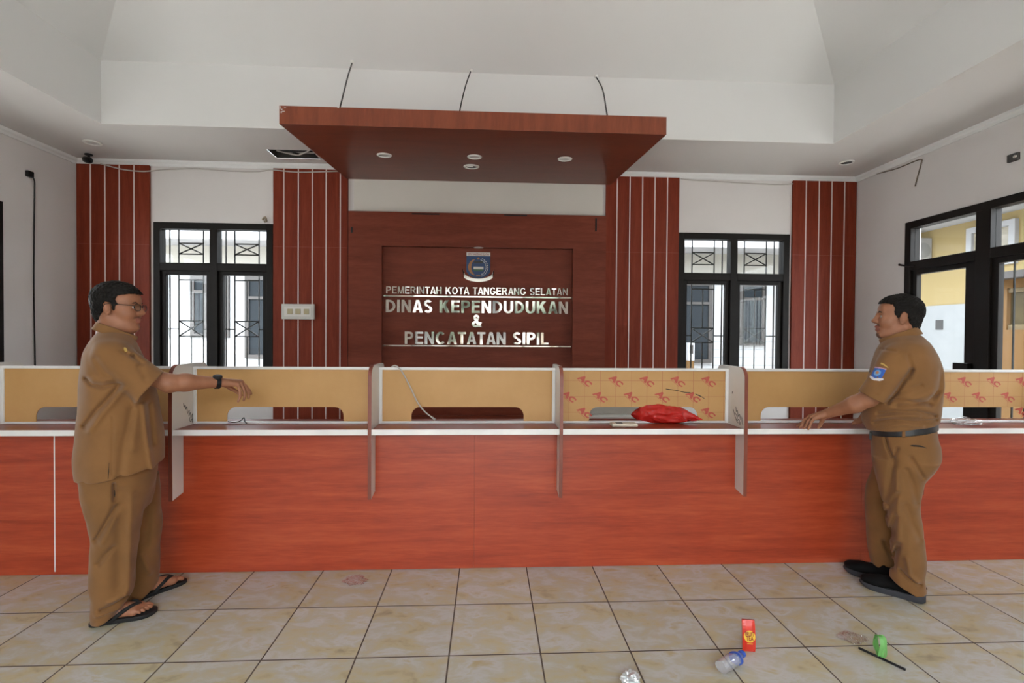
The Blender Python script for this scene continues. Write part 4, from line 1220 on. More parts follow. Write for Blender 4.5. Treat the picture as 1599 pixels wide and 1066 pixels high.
# ================================================================= OUTDOORS
ground_mat = plain('pale concrete paving', (0.50, 0.48, 0.45), 0.9, 0.08, 1.5)
o = MB().box(-14, 16, -16, 18, -0.3, -0.125).build('ground', ground_mat); o['kind'] = 'structure'
ext_white = plain('white outdoor paint', (0.33, 0.335, 0.345), 0.8, 0.03, 0.8)
ext_cream = plain('cream outdoor paint', (0.26, 0.25, 0.225), 0.8, 0.04, 0.8)
roof_mat = plain('grey roof sheet', (0.26, 0.26, 0.27), 0.6, 0.10, 3.0)
dark_glass = plain('dark window glass', (0.018, 0.022, 0.026), 0.5, 0.1, 1.0, spec=0.06)
groove = plain('pale grey groove', (0.25, 0.26, 0.27), 0.8, 0.03)
ext_frame = plain('brown black outdoor frame', (0.035, 0.030, 0.028), 0.5, 0.1)
yellow_paint = plain('pale yellow outdoor paint', (0.285, 0.215, 0.095), 0.8, 0.03, 0.8)
ochre_paint = plain('ochre outdoor paint', (0.105, 0.050, 0.009), 0.8, 0.06, 1.5)

OY = 9.0
t = thing('opposite_building', 'white building across the courtyard behind the back windows', 'building', (0, OY, -0.125))
mb = MB(); wall_cells(mb, 'y', OY, OY + 0.2, [-9.5, 6.9], [-0.12, 3.3], []); mb.build('wall', ext_white, t)
mb = MB()
for i in range(9):
    z = 0.10 + i * 0.15
    mb.box(-9.4, 6.85, OY - 0.006, OY - 0.001, z, z + 0.012)
mb.build('dado', groove, t)
MB().box(-9.5, 6.9, OY - 0.03, OY + 0.0, 2.52, 2.95).build('upper_band', ext_cream, t)
mb = MB(); mb.box(-9.8, 6.95, OY - 0.75, OY + 0.3, 2.95, 3.0); mb.build('eave', roof_mat, t)
MB().box(-9.8, 6.95, OY - 0.80, OY - 0.70, 2.93, 3.06).build('gutter', plain('grey gutter', (0.30, 0.30, 0.31), 0.6, 0.08), t)
mb = MB(); mb.add([(-9.8, OY - 0.78, 3.05), (6.95, OY - 0.78, 3.05), (6.95, OY + 3, 4.6), (-9.8, OY + 3, 4.6), (-9.8, OY - 0.78, 3.02), (6.95, OY - 0.78, 3.02), (6.95, OY + 3, 4.5), (-9.8, OY + 3, 4.5)], [(0, 1, 2, 3), (7, 6, 5, 4), (0, 4, 5, 1), (2, 6, 7, 3), (1, 5, 6, 2), (3, 7, 4, 0)]); mb.build('roof', roof_mat, t)
def out_window(t, x0, x1, z0, z1, y=OY, mid=None):
    f = MB()
    fw = 0.07
    f.box(x0, x0 + fw, y - 0.05, y, z0, z1).box(x1 - fw, x1, y - 0.05, y, z0, z1).box(x0 + fw, x1 - fw, y - 0.05, y, z1 - fw, z1).box(x0 + fw, x1 - fw, y - 0.05, y, z0, z0 + fw)
    f.box(x0 + fw, x1 - fw, y - 0.05, y, z0 + (z1 - z0) * 0.72, z0 + (z1 - z0) * 0.72 + 0.05)
    fo = f.build('window', ext_frame, t)
    MB().box(x0 + fw, x1 - fw, y - 0.02, y - 0.001, z0 + fw, z1 - fw).build('pane', dark_glass, fo)
for (a, b, lo) in ((-5.977, -5.722, 1.31), (-5.322, -5.020, 1.31), (-4.864, -4.651, 1.31), (-4.370, -3.907, 0.94), (3.331, 4.204, 0.90), (4.712, 5.235, 1.23)):
    out_window(t, a, b, lo, 2.42)
x = 3.716
t = thing('cooler_box', 'small white boxed appliance seen low through the right back window', 'appliance', (x, 8.8, -0.125))
MB().bbox(x - 0.06, x + 0.07, 8.75, 8.9, 0.95, 1.28, 0.01).build('housing', ext_white, t)
MB().bbox(x - 0.03, x + 0.04, 8.745, 8.752, 1.08, 1.24, 0.004).build('grille', ext_frame, t)
MB().bbox(x - 0.06, x + 0.07, 8.76, 8.9, -0.12, 0.95, 0.01).build('stand', ochre_paint, t)

# yellow building beyond the right window
YX = 7.0
t = thing('yellow_building', 'pale yellow building with a white base beyond the right window', 'building', (YX, 6.5, -0.125))
mb = MB(); wall_cells(mb, 'x', YX, YX + 0.2, [3.0, 8.15], [1.905, 3.10], []); mb.build('upper_wall', yellow_paint, t)
mb = MB(); wall_cells(mb, 'x', YX - 0.02, YX + 0.2, [3.0, 8.15], [-0.12, 1.905], []); mb.build('base_wall', plain('white base paint', (0.25, 0.26, 0.265), 0.8, 0.03), t)
MB().box(YX - 1.3, YX + 0.3, 2.6, 8.17, 3.10, 3.22).build('eave', ext_white, t)
MB().box(YX - 0.03, YX - 0.018, 7.15, 7.27, 1.53, 1.68).build('vent', dark_grey, t)
for (a, b) in ((6.12, 6.78), (5.0, 5.75)):
    f = MB(); z0, z1 = 2.40, 2.99
    f.box(YX - 0.06, YX - 0.001, a, a + 0.08, z0, z1).box(YX - 0.06, YX - 0.001, b - 0.08, b, z0, z1).box(YX - 0.06, YX - 0.001, a + 0.08, b - 0.08, z1 - 0.08, z1).box(YX - 0.06, YX - 0.001, a + 0.08, b - 0.08, z0, z0 + 0.06)
    f.box(YX - 0.06, YX - 0.001, (a + b) / 2 - 0.04, (a + b) / 2 + 0.04, z0 + 0.06, z1 - 0.08)
    fo = f.build('window', ext_white, t)
    MB().box(YX - 0.02, YX - 0.001, a + 0.08, b - 0.08, z0 + 0.06, z1 - 0.08).build('pane', plain('grey beige blind glass', (0.30, 0.27, 0.21), 0.2, 0.15, 3.0), fo)
t = thing('air_conditioner', 'white outdoor air conditioner unit high on the yellow wall', 'air conditioner', (YX - 0.2, 7.5, 2.6))
MB().bbox(YX - 0.30, YX - 0.002, 7.38, 7.66, 2.58, 2.98, 0.01).build('housing', ext_white, t)
MB().lathe([(0.11, 0.0), (0.12, 0.006), (0.09, 0.01), (0.0, 0.012)], (YX - 0.15, 7.378, 2.78), 20, Matrix.Rotation(PI / 2, 3, 'X')).build('fan_grille', groove, t)
MB().box(YX - 0.28, YX - 0.002, 7.42, 7.62, 2.54, 2.58).build('bracket', ext_white, t)
# ochre annex seen through the barred part of the right window
AX = 6.0
t = thing('ochre_annex', 'low ochre outbuilding seen through the barred side window at the right edge', 'building', (AX, 4.4, -0.125))
mb = MB(); wall_cells(mb, 'x', AX, AX + 0.15, [2.6, 5.52], [-0.12, 2.08], [(4.0, 4.75, 1.5, 1.98), (4.9, 5.36, 1.5, 1.98)]); mb.build('wall', ochre_paint, t)
for (a, b) in ((4.0, 4.75), (4.9, 5.36)):
    fo = MB().box(AX + 0.02, AX + 0.06, a, b, 1.50, 1.56).box(AX + 0.02, AX + 0.06, a, b, 1.93, 1.98).build('window', plain('tan window frame', (0.10, 0.07, 0.03), 0.6, 0.08), t)
    MB().box(AX + 0.05, AX + 0.08, a, b, 1.56, 1.93).build('pane', plain('brown window glass', (0.05, 0.036, 0.014), 0.3, 0.2, 4), fo)
MB().box(AX - 0.15, AX + 0.6, 2.5, 5.58, 2.08, 2.16).build('roof', ext_frame, t)

# unseen street side, added to reflect in the steel letters and light the ceiling
t = thing('street_building', 'cream building across the street, reflected in the steel letters', 'building', (0, -13, -0.125))
mb = MB(); wall_cells(mb, 'y', -13.3, -13.0, [-12, 12], [-0.12, 4.2], [(-9, -7, 0.9, 2.6), (-4.6, -2.6, 0.0, 2.6), (-0.9, 1.1, 0.9, 2.6), (3.4, 5.4, 0.9, 2.6), (7.2, 9.2, 0.9, 2.6)]); mb.build('wall', ext_cream, t)
MB().box(-12, 12, -13.6, -13.5, -0.12, 3.0).build('interior', dark_grey, t)
MB().box(-12.4, 12.4, -13.6, -12.4, 4.2, 4.4).build('roof', roof_mat, t)
leaf = plain('dark green leaf', (0.022, 0.030, 0.017), 0.7, 0.4, 8)
for k, (x, y, r, h) in enumerate(((-5.2, -9.5, 1.5, 3.4), (-1.6, -10.4, 1.1, 2.6), (2.6, -9.8, 1.3, 3.0), (6.2, -10, 1.6, 3.6))):
    t = thing('tree', ['round bushy tree at the left of the street', 'small round tree opposite the entrance', 'round tree right of the entrance', 'tall bushy tree at the right of the street'][k], 'tree', (x, y, -0.125), 'street trees')  # unseen trees added to vary the reflections in the steel letters
    MB().tube([(x, y, -0.12), (x + .05, y, h * .4), (x, y, h * .7)], [0.12, 0.09, 0.06], 8).build('trunk', plain('grey brown bark', (0.12, 0.09, 0.06), 0.9, 0.3, 20), t)
    mb = MB(); mb.bm(crumple((x, y, h * .72), (r, r, r * .8), 3.1 + k, 0.35, 2.2, 4, None, 0.4)); mb.build('crown', leaf, t)
# unseen slab added to keep the sun out of the left windows
MB().box(XL - 1.7, XL - 0.16, YF, YB + 0.14, 3.0, 3.08).build('roof_overhang', ext_white)['kind'] = 'structure'

MB().box(XL - 0.3, XR + 0.3, YB + 0.142, YB + 1.5, 3.02, 3.10).build('roof_overhang', ext_white)['kind'] = 'structure'  # second unseen slab, added to block sun from the back windows

# ================================================================= SMOOTH BODIES
class Field:
    """signed distance grid; shapes are blended in, the zero surface is meshed once"""
    def __init__(s, lo, hi, h):
        s.lo = np.array(lo, float); s.h = h
        s.n = np.ceil((np.array(hi) - s.lo) / h).astype(int) + 1
        s.d = np.full(s.n, 1.0, np.float32)
    def sl(s, lo, hi):
        a = np.clip(np.floor((np.array(lo) - s.lo) / s.h).astype(int), 0, s.n)
        b = np.clip(np.ceil((np.array(hi) - s.lo) / s.h).astype(int) + 1, 0, s.n)
        return tuple(slice(i, j) for i, j in zip(a, b)), a, b
    def pts(s, a, b):
        g = [(s.lo[k] + s.h * np.arange(a[k], b[k])).astype(np.float32) for k in range(3)]
        return g[0][:, None, None], g[1][None, :, None], g[2][None, None, :]
    def op(s, shape, k=0.0, mode='add', amt=0.0):
        fn, lo, hi = shape
        m = 0.02 + 2 * k
        sl, a, b = s.sl(np.array(lo) - m, np.array(hi) + m)
        if np.any(b - a <= 0): return s
        X, Y, Z = s.pts(a, b)
        d = fn(X, Y, Z)
        c = s.d[sl]
        if mode == 'sub': d = -d; 
        if mode == 'add':
            r = np.minimum(c, d)
            if k: hh = np.maximum(k - np.abs(c - d), 0) / k; r = r - hh * hh * k * 0.25
        elif mode in ('sub', 'and'):
            r = np.maximum(c, d)
            if k: hh = np.maximum(k - np.abs(c - d), 0) / k; r = r + hh * hh * k * 0.25
        elif mode == 'dent':      # groove (amt > 0) or ridge (amt < 0) along a shape, k = width
            r = c + amt * np.exp(-(np.maximum(d, 0) / k) ** 2)
        s.d[sl] = r
        return s
    def add(s, sh, k=0.0): return s.op(sh, k, 'add')
    def sub(s, sh, k=0.0): return s.op(sh, k, 'sub')
    def dent(s, sh, width, depth):
        return s.op(sh, width, 'dent', depth)
    def keep(s, fn, k=0.0):
        X, Y, Z = s.pts([0, 0, 0], s.n)
        d = fn(X, Y, Z); r = np.maximum(s.d, d)
        if k: hh = np.maximum(k - np.abs(s.d - d), 0) / k; r = r + hh * hh * k * 0.25
        s.d = r.astype(np.float32); return s
    def noise(s, amp, freq, seed=0):
        X, Y, Z = s.pts([0, 0, 0], s.n)
        r = np.random.RandomState(seed); v = 0
        for i in range(5):
            f = r.normal(size=3) * freq; p = r.uniform(0, 6.28)
            v = v + np.sin(X * f[0] + Y * f[1] + Z * f[2] + p) * (amp / 2.5)
        s.d = (s.d + v).astype(np.float32); return s
    def mesh(s, name, mat, parent, smooth=1, mats=None, pick=None):
        d = s.d; n = s.n
        ins = d < 0
        c = n - 1
        cnt = np.zeros(c, np.uint8)
        for i in (0, 1):
            for j in (0, 1):
                for k in (0, 1):
                    cnt += ins[i:c[0] + i, j:c[1] + j, k:c[2] + k]
        act = (cnt > 0) & (cnt < 8)
        idx = np.argwhere(act)
        vid = np.full(c, -1, np.int32); vid[act] = np.arange(len(idx))
        acc = np.zeros((len(idx), 3)); num = np.zeros(len(idx))
        corner = [(i, j, k) for i in (0, 1) for j in (0, 1) for k in (0, 1)]
        val = {q: d[idx[:, 0] + q[0], idx[:, 1] + q[1], idx[:, 2] + q[2]].astype(float) for q in corner}
        for q in corner:
            for ax in range(3):
                if q[ax]: continue
                p = list(q); p[ax] = 1; p = tuple(p)
                a, b = val[q], val[p]
                m = (a < 0) != (b < 0)
                t = np.where(m, a / np.where(m, a - b, 1), 0)
                pos = np.array(q, float)[None, :].repeat(len(idx), 0); pos[:, ax] += t
                acc[m] += pos[m]; num[m] += 1
        V = (idx + acc / np.maximum(num, 1)[:, None]) * s.h + s.lo
        F = []
        for ax in range(3):
            u, w = (ax + 1) % 3, (ax + 2) % 3
            A = [slice(1, -1)] * 3; A[ax] = slice(0, -1)
            Bs = [slice(1, -1)] * 3; Bs[ax] = slice(1, None)
            a, b = ins[tuple(A)], ins[tuple(Bs)]
            e = np.argwhere(a != b); 
            if not len(e): continue
            o = a[e[:, 0], e[:, 1], e[:, 2]]
            base = e.copy(); base[:, u] += 1; base[:, w] += 1
            def g(du, dw):
                q = base.copy(); q[:, u] -= du; q[:, w] -= dw
                return vid[q[:, 0], q[:, 1], q[:, 2]]
            Q = np.stack([g(1, 1), g(0, 1), g(0, 0), g(1, 0)], 1)
            Q[~o] = Q[~o][:, ::-1]
            F.append(Q[(Q >= 0).all(1)])
        F = np.concatenate(F)
        for _ in range(smooth):
            S = np.zeros_like(V); C = np.zeros(len(V))
            for i in range(4):
                p, q = F[:, i], F[:, (i + 1) % 4]
                np.add.at(S, p, V[q]); np.add.at(C, p, 1); np.add.at(S, q, V[p]); np.add.at(C, q, 1)
            V = 0.5 * V + 0.5 * S / np.maximum(C, 1)[:, None]
        me = bpy.data.meshes.new(name)
        me.vertices.add(len(V)); me.vertices.foreach_set('co', V.astype(np.float32).ravel())
        me.loops.add(len(F) * 4); me.loops.foreach_set('vertex_index', F.astype(np.int32).ravel())
        me.polygons.add(len(F)); me.polygons.foreach_set('loop_start', np.arange(0, len(F) * 4, 4, dtype=np.int32))
        me.polygons.foreach_set('use_smooth', np.ones(len(F), bool))
        for m_ in (mats or [mat]): me.materials.append(m_)
        me.update(calc_edges=True)
        if pick is not None:
            me.polygons.foreach_set('material_index', pick(V[F].mean(1)).astype(np.int32))
        o = bpy.data.objects.new(name, me); COL.objects.link(o); o.parent = parent
        return o

def cap(a, b, ra, rb=None, flat=None, fr=None):
    """tapered round limb from a to b; flat = (direction, factor) squashes it; fr places it in a frame"""
    rb = ra if rb is None else rb
    if fr: a, b = fr(a), fr(b); flat = (fr.dir(flat[0]), flat[1]) if flat else None
    a = np.array(a, float); b = np.array(b, float); ab = b - a; L2 = max(ab @ ab, 1e-9)
    R = max(ra, rb) * 1.05
    def fn(X, Y, Z):
        x, y, z = X - a[0], Y - a[1], Z - a[2]
        t = np.clip((x * ab[0] + y * ab[1] + z * ab[2]) / L2, 0, 1)
        x = x - t * ab[0]; y = y - t * ab[1]; z = z - t * ab[2]
        if flat:
            n = np.array(flat[0], float); n /= np.linalg.norm(n)
            s = (x * n[0] + y * n[1] + z * n[2]) * (1 / flat[1] - 1)
            x = x + s * n[0]; y = y + s * n[1]; z = z + s * n[2]
        return np.sqrt(x * x + y * y + z * z) - (ra + t * (rb - ra))
    return fn, np.minimum(a, b) - R, np.maximum(a, b) + R

def ell(c, r, fr=None, rot=None):
    """ellipsoid; rot = 3x3 whose columns are its axes"""
    A = np.eye(3) if rot is None else np.array(rot, float)
    if fr: c = fr(c); A = fr.R @ A
    c = np.array(c, float); r = np.array(r, float); ext = np.sqrt(((A * r) ** 2).sum(1))
    def fn(X, Y, Z):
        x, y, z = X - c[0], Y - c[1], Z - c[2]
        q = 0; g = 0
        for k in range(3):
            p = (x * A[0, k] + y * A[1, k] + z * A[2, k]) / r[k]
            q = q + p * p; g = g + (p / r[k]) ** 2
        q = np.sqrt(q); g = np.sqrt(g)
        return q * (q - 1) / np.maximum(g, 1e-6)
    return fn, c - ext, c + ext

def loft(st, phi=0.0, sq=2.0):
    """stack of rounded sections (z, cx, cy, half x, half y); phi turns each about z; sq > 2 squares them"""
    st = sorted(st); S = np.array(st, float)
    zs = S[:, 0]
    zz = np.linspace(zs[0], zs[-1], 200)
    from_pts = []
    for k in range(1, 5):
        y = S[:, k]; n = len(zs)
        # monotone-ish cubic through the stations
        dl = np.diff(y) / np.diff(zs); m = np.zeros(n)
        m[0], m[-1] = dl[0], dl[-1]
        for i in range(1, n - 1): m[i] = 0 if dl[i - 1] * dl[i] <= 0 else 2 * dl[i - 1] * dl[i] / (dl[i - 1] + dl[i])
        j = np.clip(np.searchsorted(zs, zz) - 1, 0, n - 2); hh = zs[j + 1] - zs[j]; t = (zz - zs[j]) / hh
        from_pts.append((1 + 2 * t) * (1 - t) ** 2 * y[j] + t * (1 - t) ** 2 * hh * m[j] + t * t * (3 - 2 * t) * y[j + 1] + t * t * (t - 1) * hh * m[j + 1])
    CX, CY, A, B = from_pts
    R = max(A.max(), B.max()) * 1.1
    c, s_ = math.cos(phi), math.sin(phi)
    def fn(X, Y, Z):
        z = Z.ravel(); sh = (1, 1, len(z))
        I = lambda T: np.interp(z, zz, T).astype(np.float32).reshape(sh)
        x, y = X - I(CX), Y - I(CY); a, b = I(A), I(B)
        u, v = (x * c + y * s_) / a, (-x * s_ + y * c) / b
        if sq == 2.0:
            q = np.sqrt(u * u + v * v); g = np.sqrt((u / a) ** 2 + (v / b) ** 2)
            d = q * (q - 1) / np.maximum(g, 1e-6)
            d = np.where(q < 1e-4, -np.minimum(a, b), d)
        else:
            q = (np.abs(u) ** sq + np.abs(v) ** sq) ** (1 / sq); d = (q - 1) * np.minimum(a, b)
        return np.maximum(d, np.maximum(Z - zs[-1], zs[0] - Z))
    return fn, np.array([CX.min() - R, CY.min() - R, zs[0]]), np.array([CX.max() + R, CY.max() + R, zs[-1]])

def half(p, n):
    """solid half space behind the plane through p with outward normal n"""
    n = np.array(n, float); n /= np.linalg.norm(n)
    return lambda X, Y, Z: (X - p[0]) * n[0] + (Y - p[1]) * n[1] + (Z - p[2]) * n[2]

def line(pts, r=0.0):
    """polyline as a thin tube, used for folds"""
    pts = [np.array(p, float) for p in pts]
    parts = [cap(pts[i], pts[i + 1], r + 1e-4) for i in range(len(pts) - 1)]
    def fn(X, Y, Z):
        d = None
        for p in parts:
            e = p[0](X, Y, Z); d = e if d is None else np.minimum(d, e)
        return d
    lo = np.min([p[1] for p in parts], 0) - 0.03; hi = np.max([p[2] for p in parts], 0) + 0.03
    return fn, lo, hi

def fold_line(pts, ymax=-0.07):
    """a fold seen from the near side: distance to the line across x and z only, on the side y < ymax"""
    P = [np.array(p, float) for p in pts]
    def fn(X, Y, Z):
        d = None
        for a, b in zip(P[:-1], P[1:]):
            e0, e1 = b[0] - a[0], b[2] - a[2]; L2 = e0 * e0 + e1 * e1
            t = np.clip(((X - a[0]) * e0 + (Z - a[2]) * e1) / L2, 0, 1)
            q = np.sqrt((X - a[0] - t * e0) ** 2 + (Z - a[2] - t * e1) ** 2)
            d = q if d is None else np.minimum(d, q)
        return d + np.maximum(Y - ymax, 0) * 0.6
    A = np.array(P); lo = A.min(0) - 0.05; hi = A.max(0) + 0.05
    lo[1] = -0.45; hi[1] = ymax + 0.06
    return fn, lo, hi

class Frame:
    """local axes (columns x forward, y left, z up) at t"""
    def __init__(s, t, yaw=0.0, pitch=0.0, roll=0.0):
        s.t = np.array(t, float)
        s.R = np.array(Euler((roll, pitch, yaw), 'XYZ').to_matrix())
    def __call__(s, p): return s.R @ np.array(p, float) + s.t
    def dir(s, v): return s.R @ np.array(v, float)
    def inv(s, X, Y, Z):
        x, y, z = X - s.t[0], Y - s.t[1], Z - s.t[2]
        return tuple(x * s.R[0, k] + y * s.R[1, k] + z * s.R[2, k] for k in range(3))

def poly_sd(pts):
    """signed distance to a polygon in two coordinates"""
    P = np.array(pts, float)
    def fn(u, v):
        d = None; sg = None
        n = len(P)
        for i in range(n):
            a, b = P[i], P[(i + 1) % n]; e = b - a
            t = np.clip(((u - a[0]) * e[0] + (v - a[1]) * e[1]) / (e @ e), 0, 1)
            q = (u - a[0] - t * e[0]) ** 2 + (v - a[1] - t * e[1]) ** 2
            d = q if d is None else np.minimum(d, q)
            c1 = (v >= a[1]) & (v < b[1]) & (e[0] * (v - a[1]) - e[1] * (u - a[0]) < 0)
            c2 = (v < a[1]) & (v >= b[1]) & (e[0] * (v - a[1]) - e[1] * (u - a[0]) > 0)
            x = c1 | c2
            sg = x if sg is None else sg ^ x
        return np.where(sg, -1, 1) * np.sqrt(d)
    return fn

def head_shapes(F, fr, jowl=0.0, smile=False):
    """head with face, ears and upper neck; x is forward, eyes at z = 0; about 0.23 from chin to crown"""
    a = lambda sh, k=0.012: F.add(sh, k)
    a(ell((-0.014, 0, 0.034), (0.096, 0.076, 0.080), fr), 0.01)
    a(ell((0.034, 0, -0.030), (0.054, 0.060, 0.080), fr), 0.03)
    a(ell((0.040, 0, 0.042), (0.046, 0.062, 0.044), fr), 0.02)
    for s in (-1, 1):
        a(cap((-0.022, s * 0.052, -0.052), (0.052, s * 0.018, -0.098), 0.020, 0.019, None, fr), 0.03)
        a(ell((0.048, s * 0.038, -0.030), (0.032, 0.026, 0.028), fr), 0.02)
        a(cap((0.083, s * 0.010, 0.016), (0.064, s * 0.046, 0.018), 0.0085, 0.008, None, fr), 0.012)
    a(ell((0.066, 0, -0.101), (0.021, 0.024, 0.017), fr), 0.02)
    if jowl:
        a(ell((0.012, 0, -0.098), (0.050, 0.046, 0.026 + jowl), fr), 0.03)
    # nose
    a(cap((0.085, 0, 0.010), (0.1015, 0, -0.022), 0.0085, 0.0110, None, fr), 0.014)
    a(ell((0.1025, 0, -0.0275), (0.0105, 0.0125, 0.0090), fr), 0.010)
    for s in (-1, 1): a(ell((0.093, s * 0.0135, -0.031), (0.012, 0.0085, 0.0085), fr), 0.006)
    for s in (-1, 1): F.sub(ell((0.098, s * 0.007, -0.040), (0.005, 0.0035, 0.004), fr), 0.003)
    # lips
    zu, zl = (-0.058, -0.071) if not smile else (-0.056, -0.075)
    for s in (-1, 1):
        a(cap((0.0905, 0, zu - 0.001), (0.077, s * 0.024, -0.064), 0.0062, 0.0035, None, fr), 0.007)
        a(cap((0.0875, 0, zl + 0.001), (0.076, s * 0.022, -0.066), 0.0064, 0.0035, None, fr), 0.007)
    F.sub(cap((0.097, -0.020, -0.0655), (0.097, 0.020, -0.0655), 0.0032 if smile else 0.0022, None, None, fr), 0.003)
    # eye sockets and lids
    for s in (-1, 1):
        F.sub(ell((0.088, s * 0.031, 0.001), (0.014, 0.017, 0.011), fr), 0.012)
        a(ell((0.066, s * 0.031, 0.000), (0.0135, 0.0155, 0.0135), fr), 0.006)
    # ears
    for s in (-1, 1):
        R = np.array(Euler((0, -0.2, s * 0.35), 'XYZ').to_matrix())
        a(ell((-0.012, s * 0.078, -0.008), (0.019, 0.009, 0.033), fr, R), 0.006)
        F.sub(ell((-0.008, s * 0.087, -0.004), (0.012, 0.008, 0.022), fr, R), 0.003)
        a(ell((-0.006, s * 0.080, -0.034), (0.009, 0.007, 0.010), fr, R), 0.006)

def eyes(fr, root):
    for s in (-1, 1):
        mb = MB(); mb.smooth = True
        bm = bmesh.new(); bmesh.ops.create_uvsphere(bm, u_segments=20, v_segments=14, radius=0.0125)
        c = fr((0.0695, s * 0.031, 0.0))
        Mx = Matrix.Translation(Vector(c)) @ Matrix(fr.R.tolist()).to_4x4()
        o = MB(); o.smooth = True; o.bm(bm, Mx)
        # iris: a small cap on the front of the eyeball
        o.mat(1)
        pts = [fr((0.0695 + 0.0129 * math.cos(t), s * 0.031 + 0.0129 * math.sin(t) * math.cos(p), 0.0129 * math.sin(t) * math.sin(p))) for t in (0.28, 0.42) for p in [2 * PI * k / 14 for k in range(14)]]
        tip = fr((0.0695 + 0.0131, s * 0.031, 0))
        n = 14
        o.add([*pts, tip], [(k, (k + 1) % n, n + (k + 1) % n, n + k)[::-1] for k in range(n)] + [(2 * n, k, (k + 1) % n) for k in range(n)])
        me = bpy.data.meshes.new('eye')
        me.from_pydata([tuple(v) for v in o.v], [], o.f); me.materials.append(eye_white); me.materials.append(eye_dark)
        me.polygons.foreach_set('material_index', o.mi); me.polygons.foreach_set('use_smooth', [True] * len(o.f)); me.update()
        e = bpy.data.objects.new('eye', me); COL.objects.link(e); e.parent = root
        # lids
        for (up, ang) in ((1, 0.36), (-1, 0.55)):
            m2 = MB(); m2.smooth = True
            rows = []
            for i in range(6):
                t = ang + (1.6 - ang) * i / 5 if up > 0 else -(ang + (1.6 - ang) * i / 5)
                row = []
                for k in range(11):
                    q = -1.15 + 2.3 * k / 10
                    tt = t * (1 - 0.30 * (abs(q) / 1.15) ** 2 * (1 - i / 5))
                    row.append(fr((0.0695 + 0.0136 * math.cos(tt) * math.cos(q), s * 0.031 + 0.0136 * math.cos(tt) * math.sin(q), 0.0136 * math.sin(tt))))
                rows.append(row)
            vs = [p for r in rows for p in r]
            fs = [(i * 11 + k, i * 11 + k + 1, (i + 1) * 11 + k + 1, (i + 1) * 11 + k) for i in range(5) for k in range(10)]
            m2.add(vs, fs)
            local(m2, 'eyelid', skin, root)

def local(mb, name, mat, root):
    """link a mesh given in the person's own axes"""
    me = bpy.data.meshes.new(name)
    me.from_pydata([tuple(v) for v in mb.v], [], mb.f)
    for m in (mat if isinstance(mat, (list, tuple)) else [mat]): me.materials.append(m)
    me.polygons.foreach_set('material_index', mb.mi); me.polygons.foreach_set('use_smooth', mb.sm); me.update()
    if any(mb.sm): me.set_sharp_from_angle(angle=math.radians(50))
    o = bpy.data.objects.new(name, me); COL.objects.link(o); o.parent = root
    return o

def hair_mesh(fr, root, side, seed, grow=0.011, fringe=0.0):
    """short hair: the skull pushed outward, cut along the hairline seen from the side"""
    lo, hi = fr.t - 0.17, fr.t + 0.19
    F = Field(lo, hi, 0.0028)
    F.add(ell((-0.014, 0, 0.036), (0.096 + grow, 0.076 + grow * 0.75, 0.081 + grow), fr))
    F.add(ell((0.036, 0, 0.050), (0.048 + grow * 0.6, 0.060 + grow * 0.4, 0.044 + grow * 0.9), fr), 0.02)
    F.add(ell((-0.062, 0, -0.038), (0.040, 0.060, 0.055), fr), 0.03)
    pf = poly_sd(side)
    def cut(X, Y, Z):
        x, y, z = fr.inv(X, Y, Z)
        return pf(x + 0 * y + 0 * z, z + 0 * x + 0 * y) + 0.0 * y
    F.keep(cut, 0.008)
    if fringe: F.noise(fringe, 160, seed)
    F.noise(0.0022, 330, seed + 1)
    return F.mesh('hair', hair_mesh_mat, root, 1)
hair_mesh_mat = hair_mat

def foot_shapes(F, fr, big):
    """bare foot; frame origin under the heel, x towards the toes, z up; big = side of the big toe"""
    F.add(ell((0.030, 0, 0.030), (0.034, 0.030, 0.030), fr), 0.01)
    F.add(cap((0.035, 0, 0.052), (0.15, 0.006 * big, 0.030), 0.034, 0.024, ((0, 0, 1), 0.9), fr), 0.02)
    F.add(cap((0.06, -0.012 * big, 0.020), (0.165, -0.020 * big, 0.015), 0.020, 0.015, None, fr), 0.02)
    F.add(cap((0.10, 0.018 * big, 0.024), (0.18, 0.024 * big, 0.017), 0.022, 0.017, None, fr), 0.02)
    F.add(cap((0.165, -0.022 * big, 0.018), (0.180, 0.024 * big, 0.020), 0.015, 0.017, None, fr), 0.02)

def toes(F, fr, big):
    for k, (x0, y, x1, r) in enumerate(((0.185, 0.027, 0.236, 0.0125), (0.188, 0.008, 0.236, 0.0090), (0.184, -0.007, 0.226, 0.0085), (0.178, -0.020, 0.213, 0.0080), (0.168, -0.032, 0.198, 0.0075))):
        F.add(cap((x0, big * y, 0.018), (x0 + (x1 - x0) * .55, big * y * 1.02, 0.019), r * 0.86, r * 0.9, None, fr), 0.002)
        F.add(cap((x0 + (x1 - x0) * .55, big * y * 1.02, 0.019), (x1 - r, big * y * 1.03, 0.012), r * 0.92, r * 0.9, None, fr), 0.002)

def finger(F, pts, r0, r1, k=0.004):
    n = len(pts) - 1
    for i in range(n):
        F.add(cap(pts[i], pts[i + 1], r0 + (r1 - r0) * i / n, r0 + (r1 - r0) * (i + 1) / n), k)

# ================================================================= THE TWO MEN
from mathutils.bvhtree import BVHTree
def person(label, base, rot):
    t = thing('person', label, 'person', (base[0], base[1], 0), 'men in khaki uniform')
    t.rotation_euler = (0, 0, rot)
    return t
VOX = 0.0035

def bvh_of(o):
    return BVHTree.FromPolygons([v.co.copy() for v in o.data.vertices], [tuple(p.vertices) for p in o.data.polygons])
def stick(bv, p, d=(0, 1, 0)):
    """drop a point onto a garment along d"""
    d = Vector(d).normalized()
    h = bv.ray_cast(Vector(p) - d * 0.6, d)
    return (h[0], h[1]) if h[0] is not None else (Vector(p), -d)

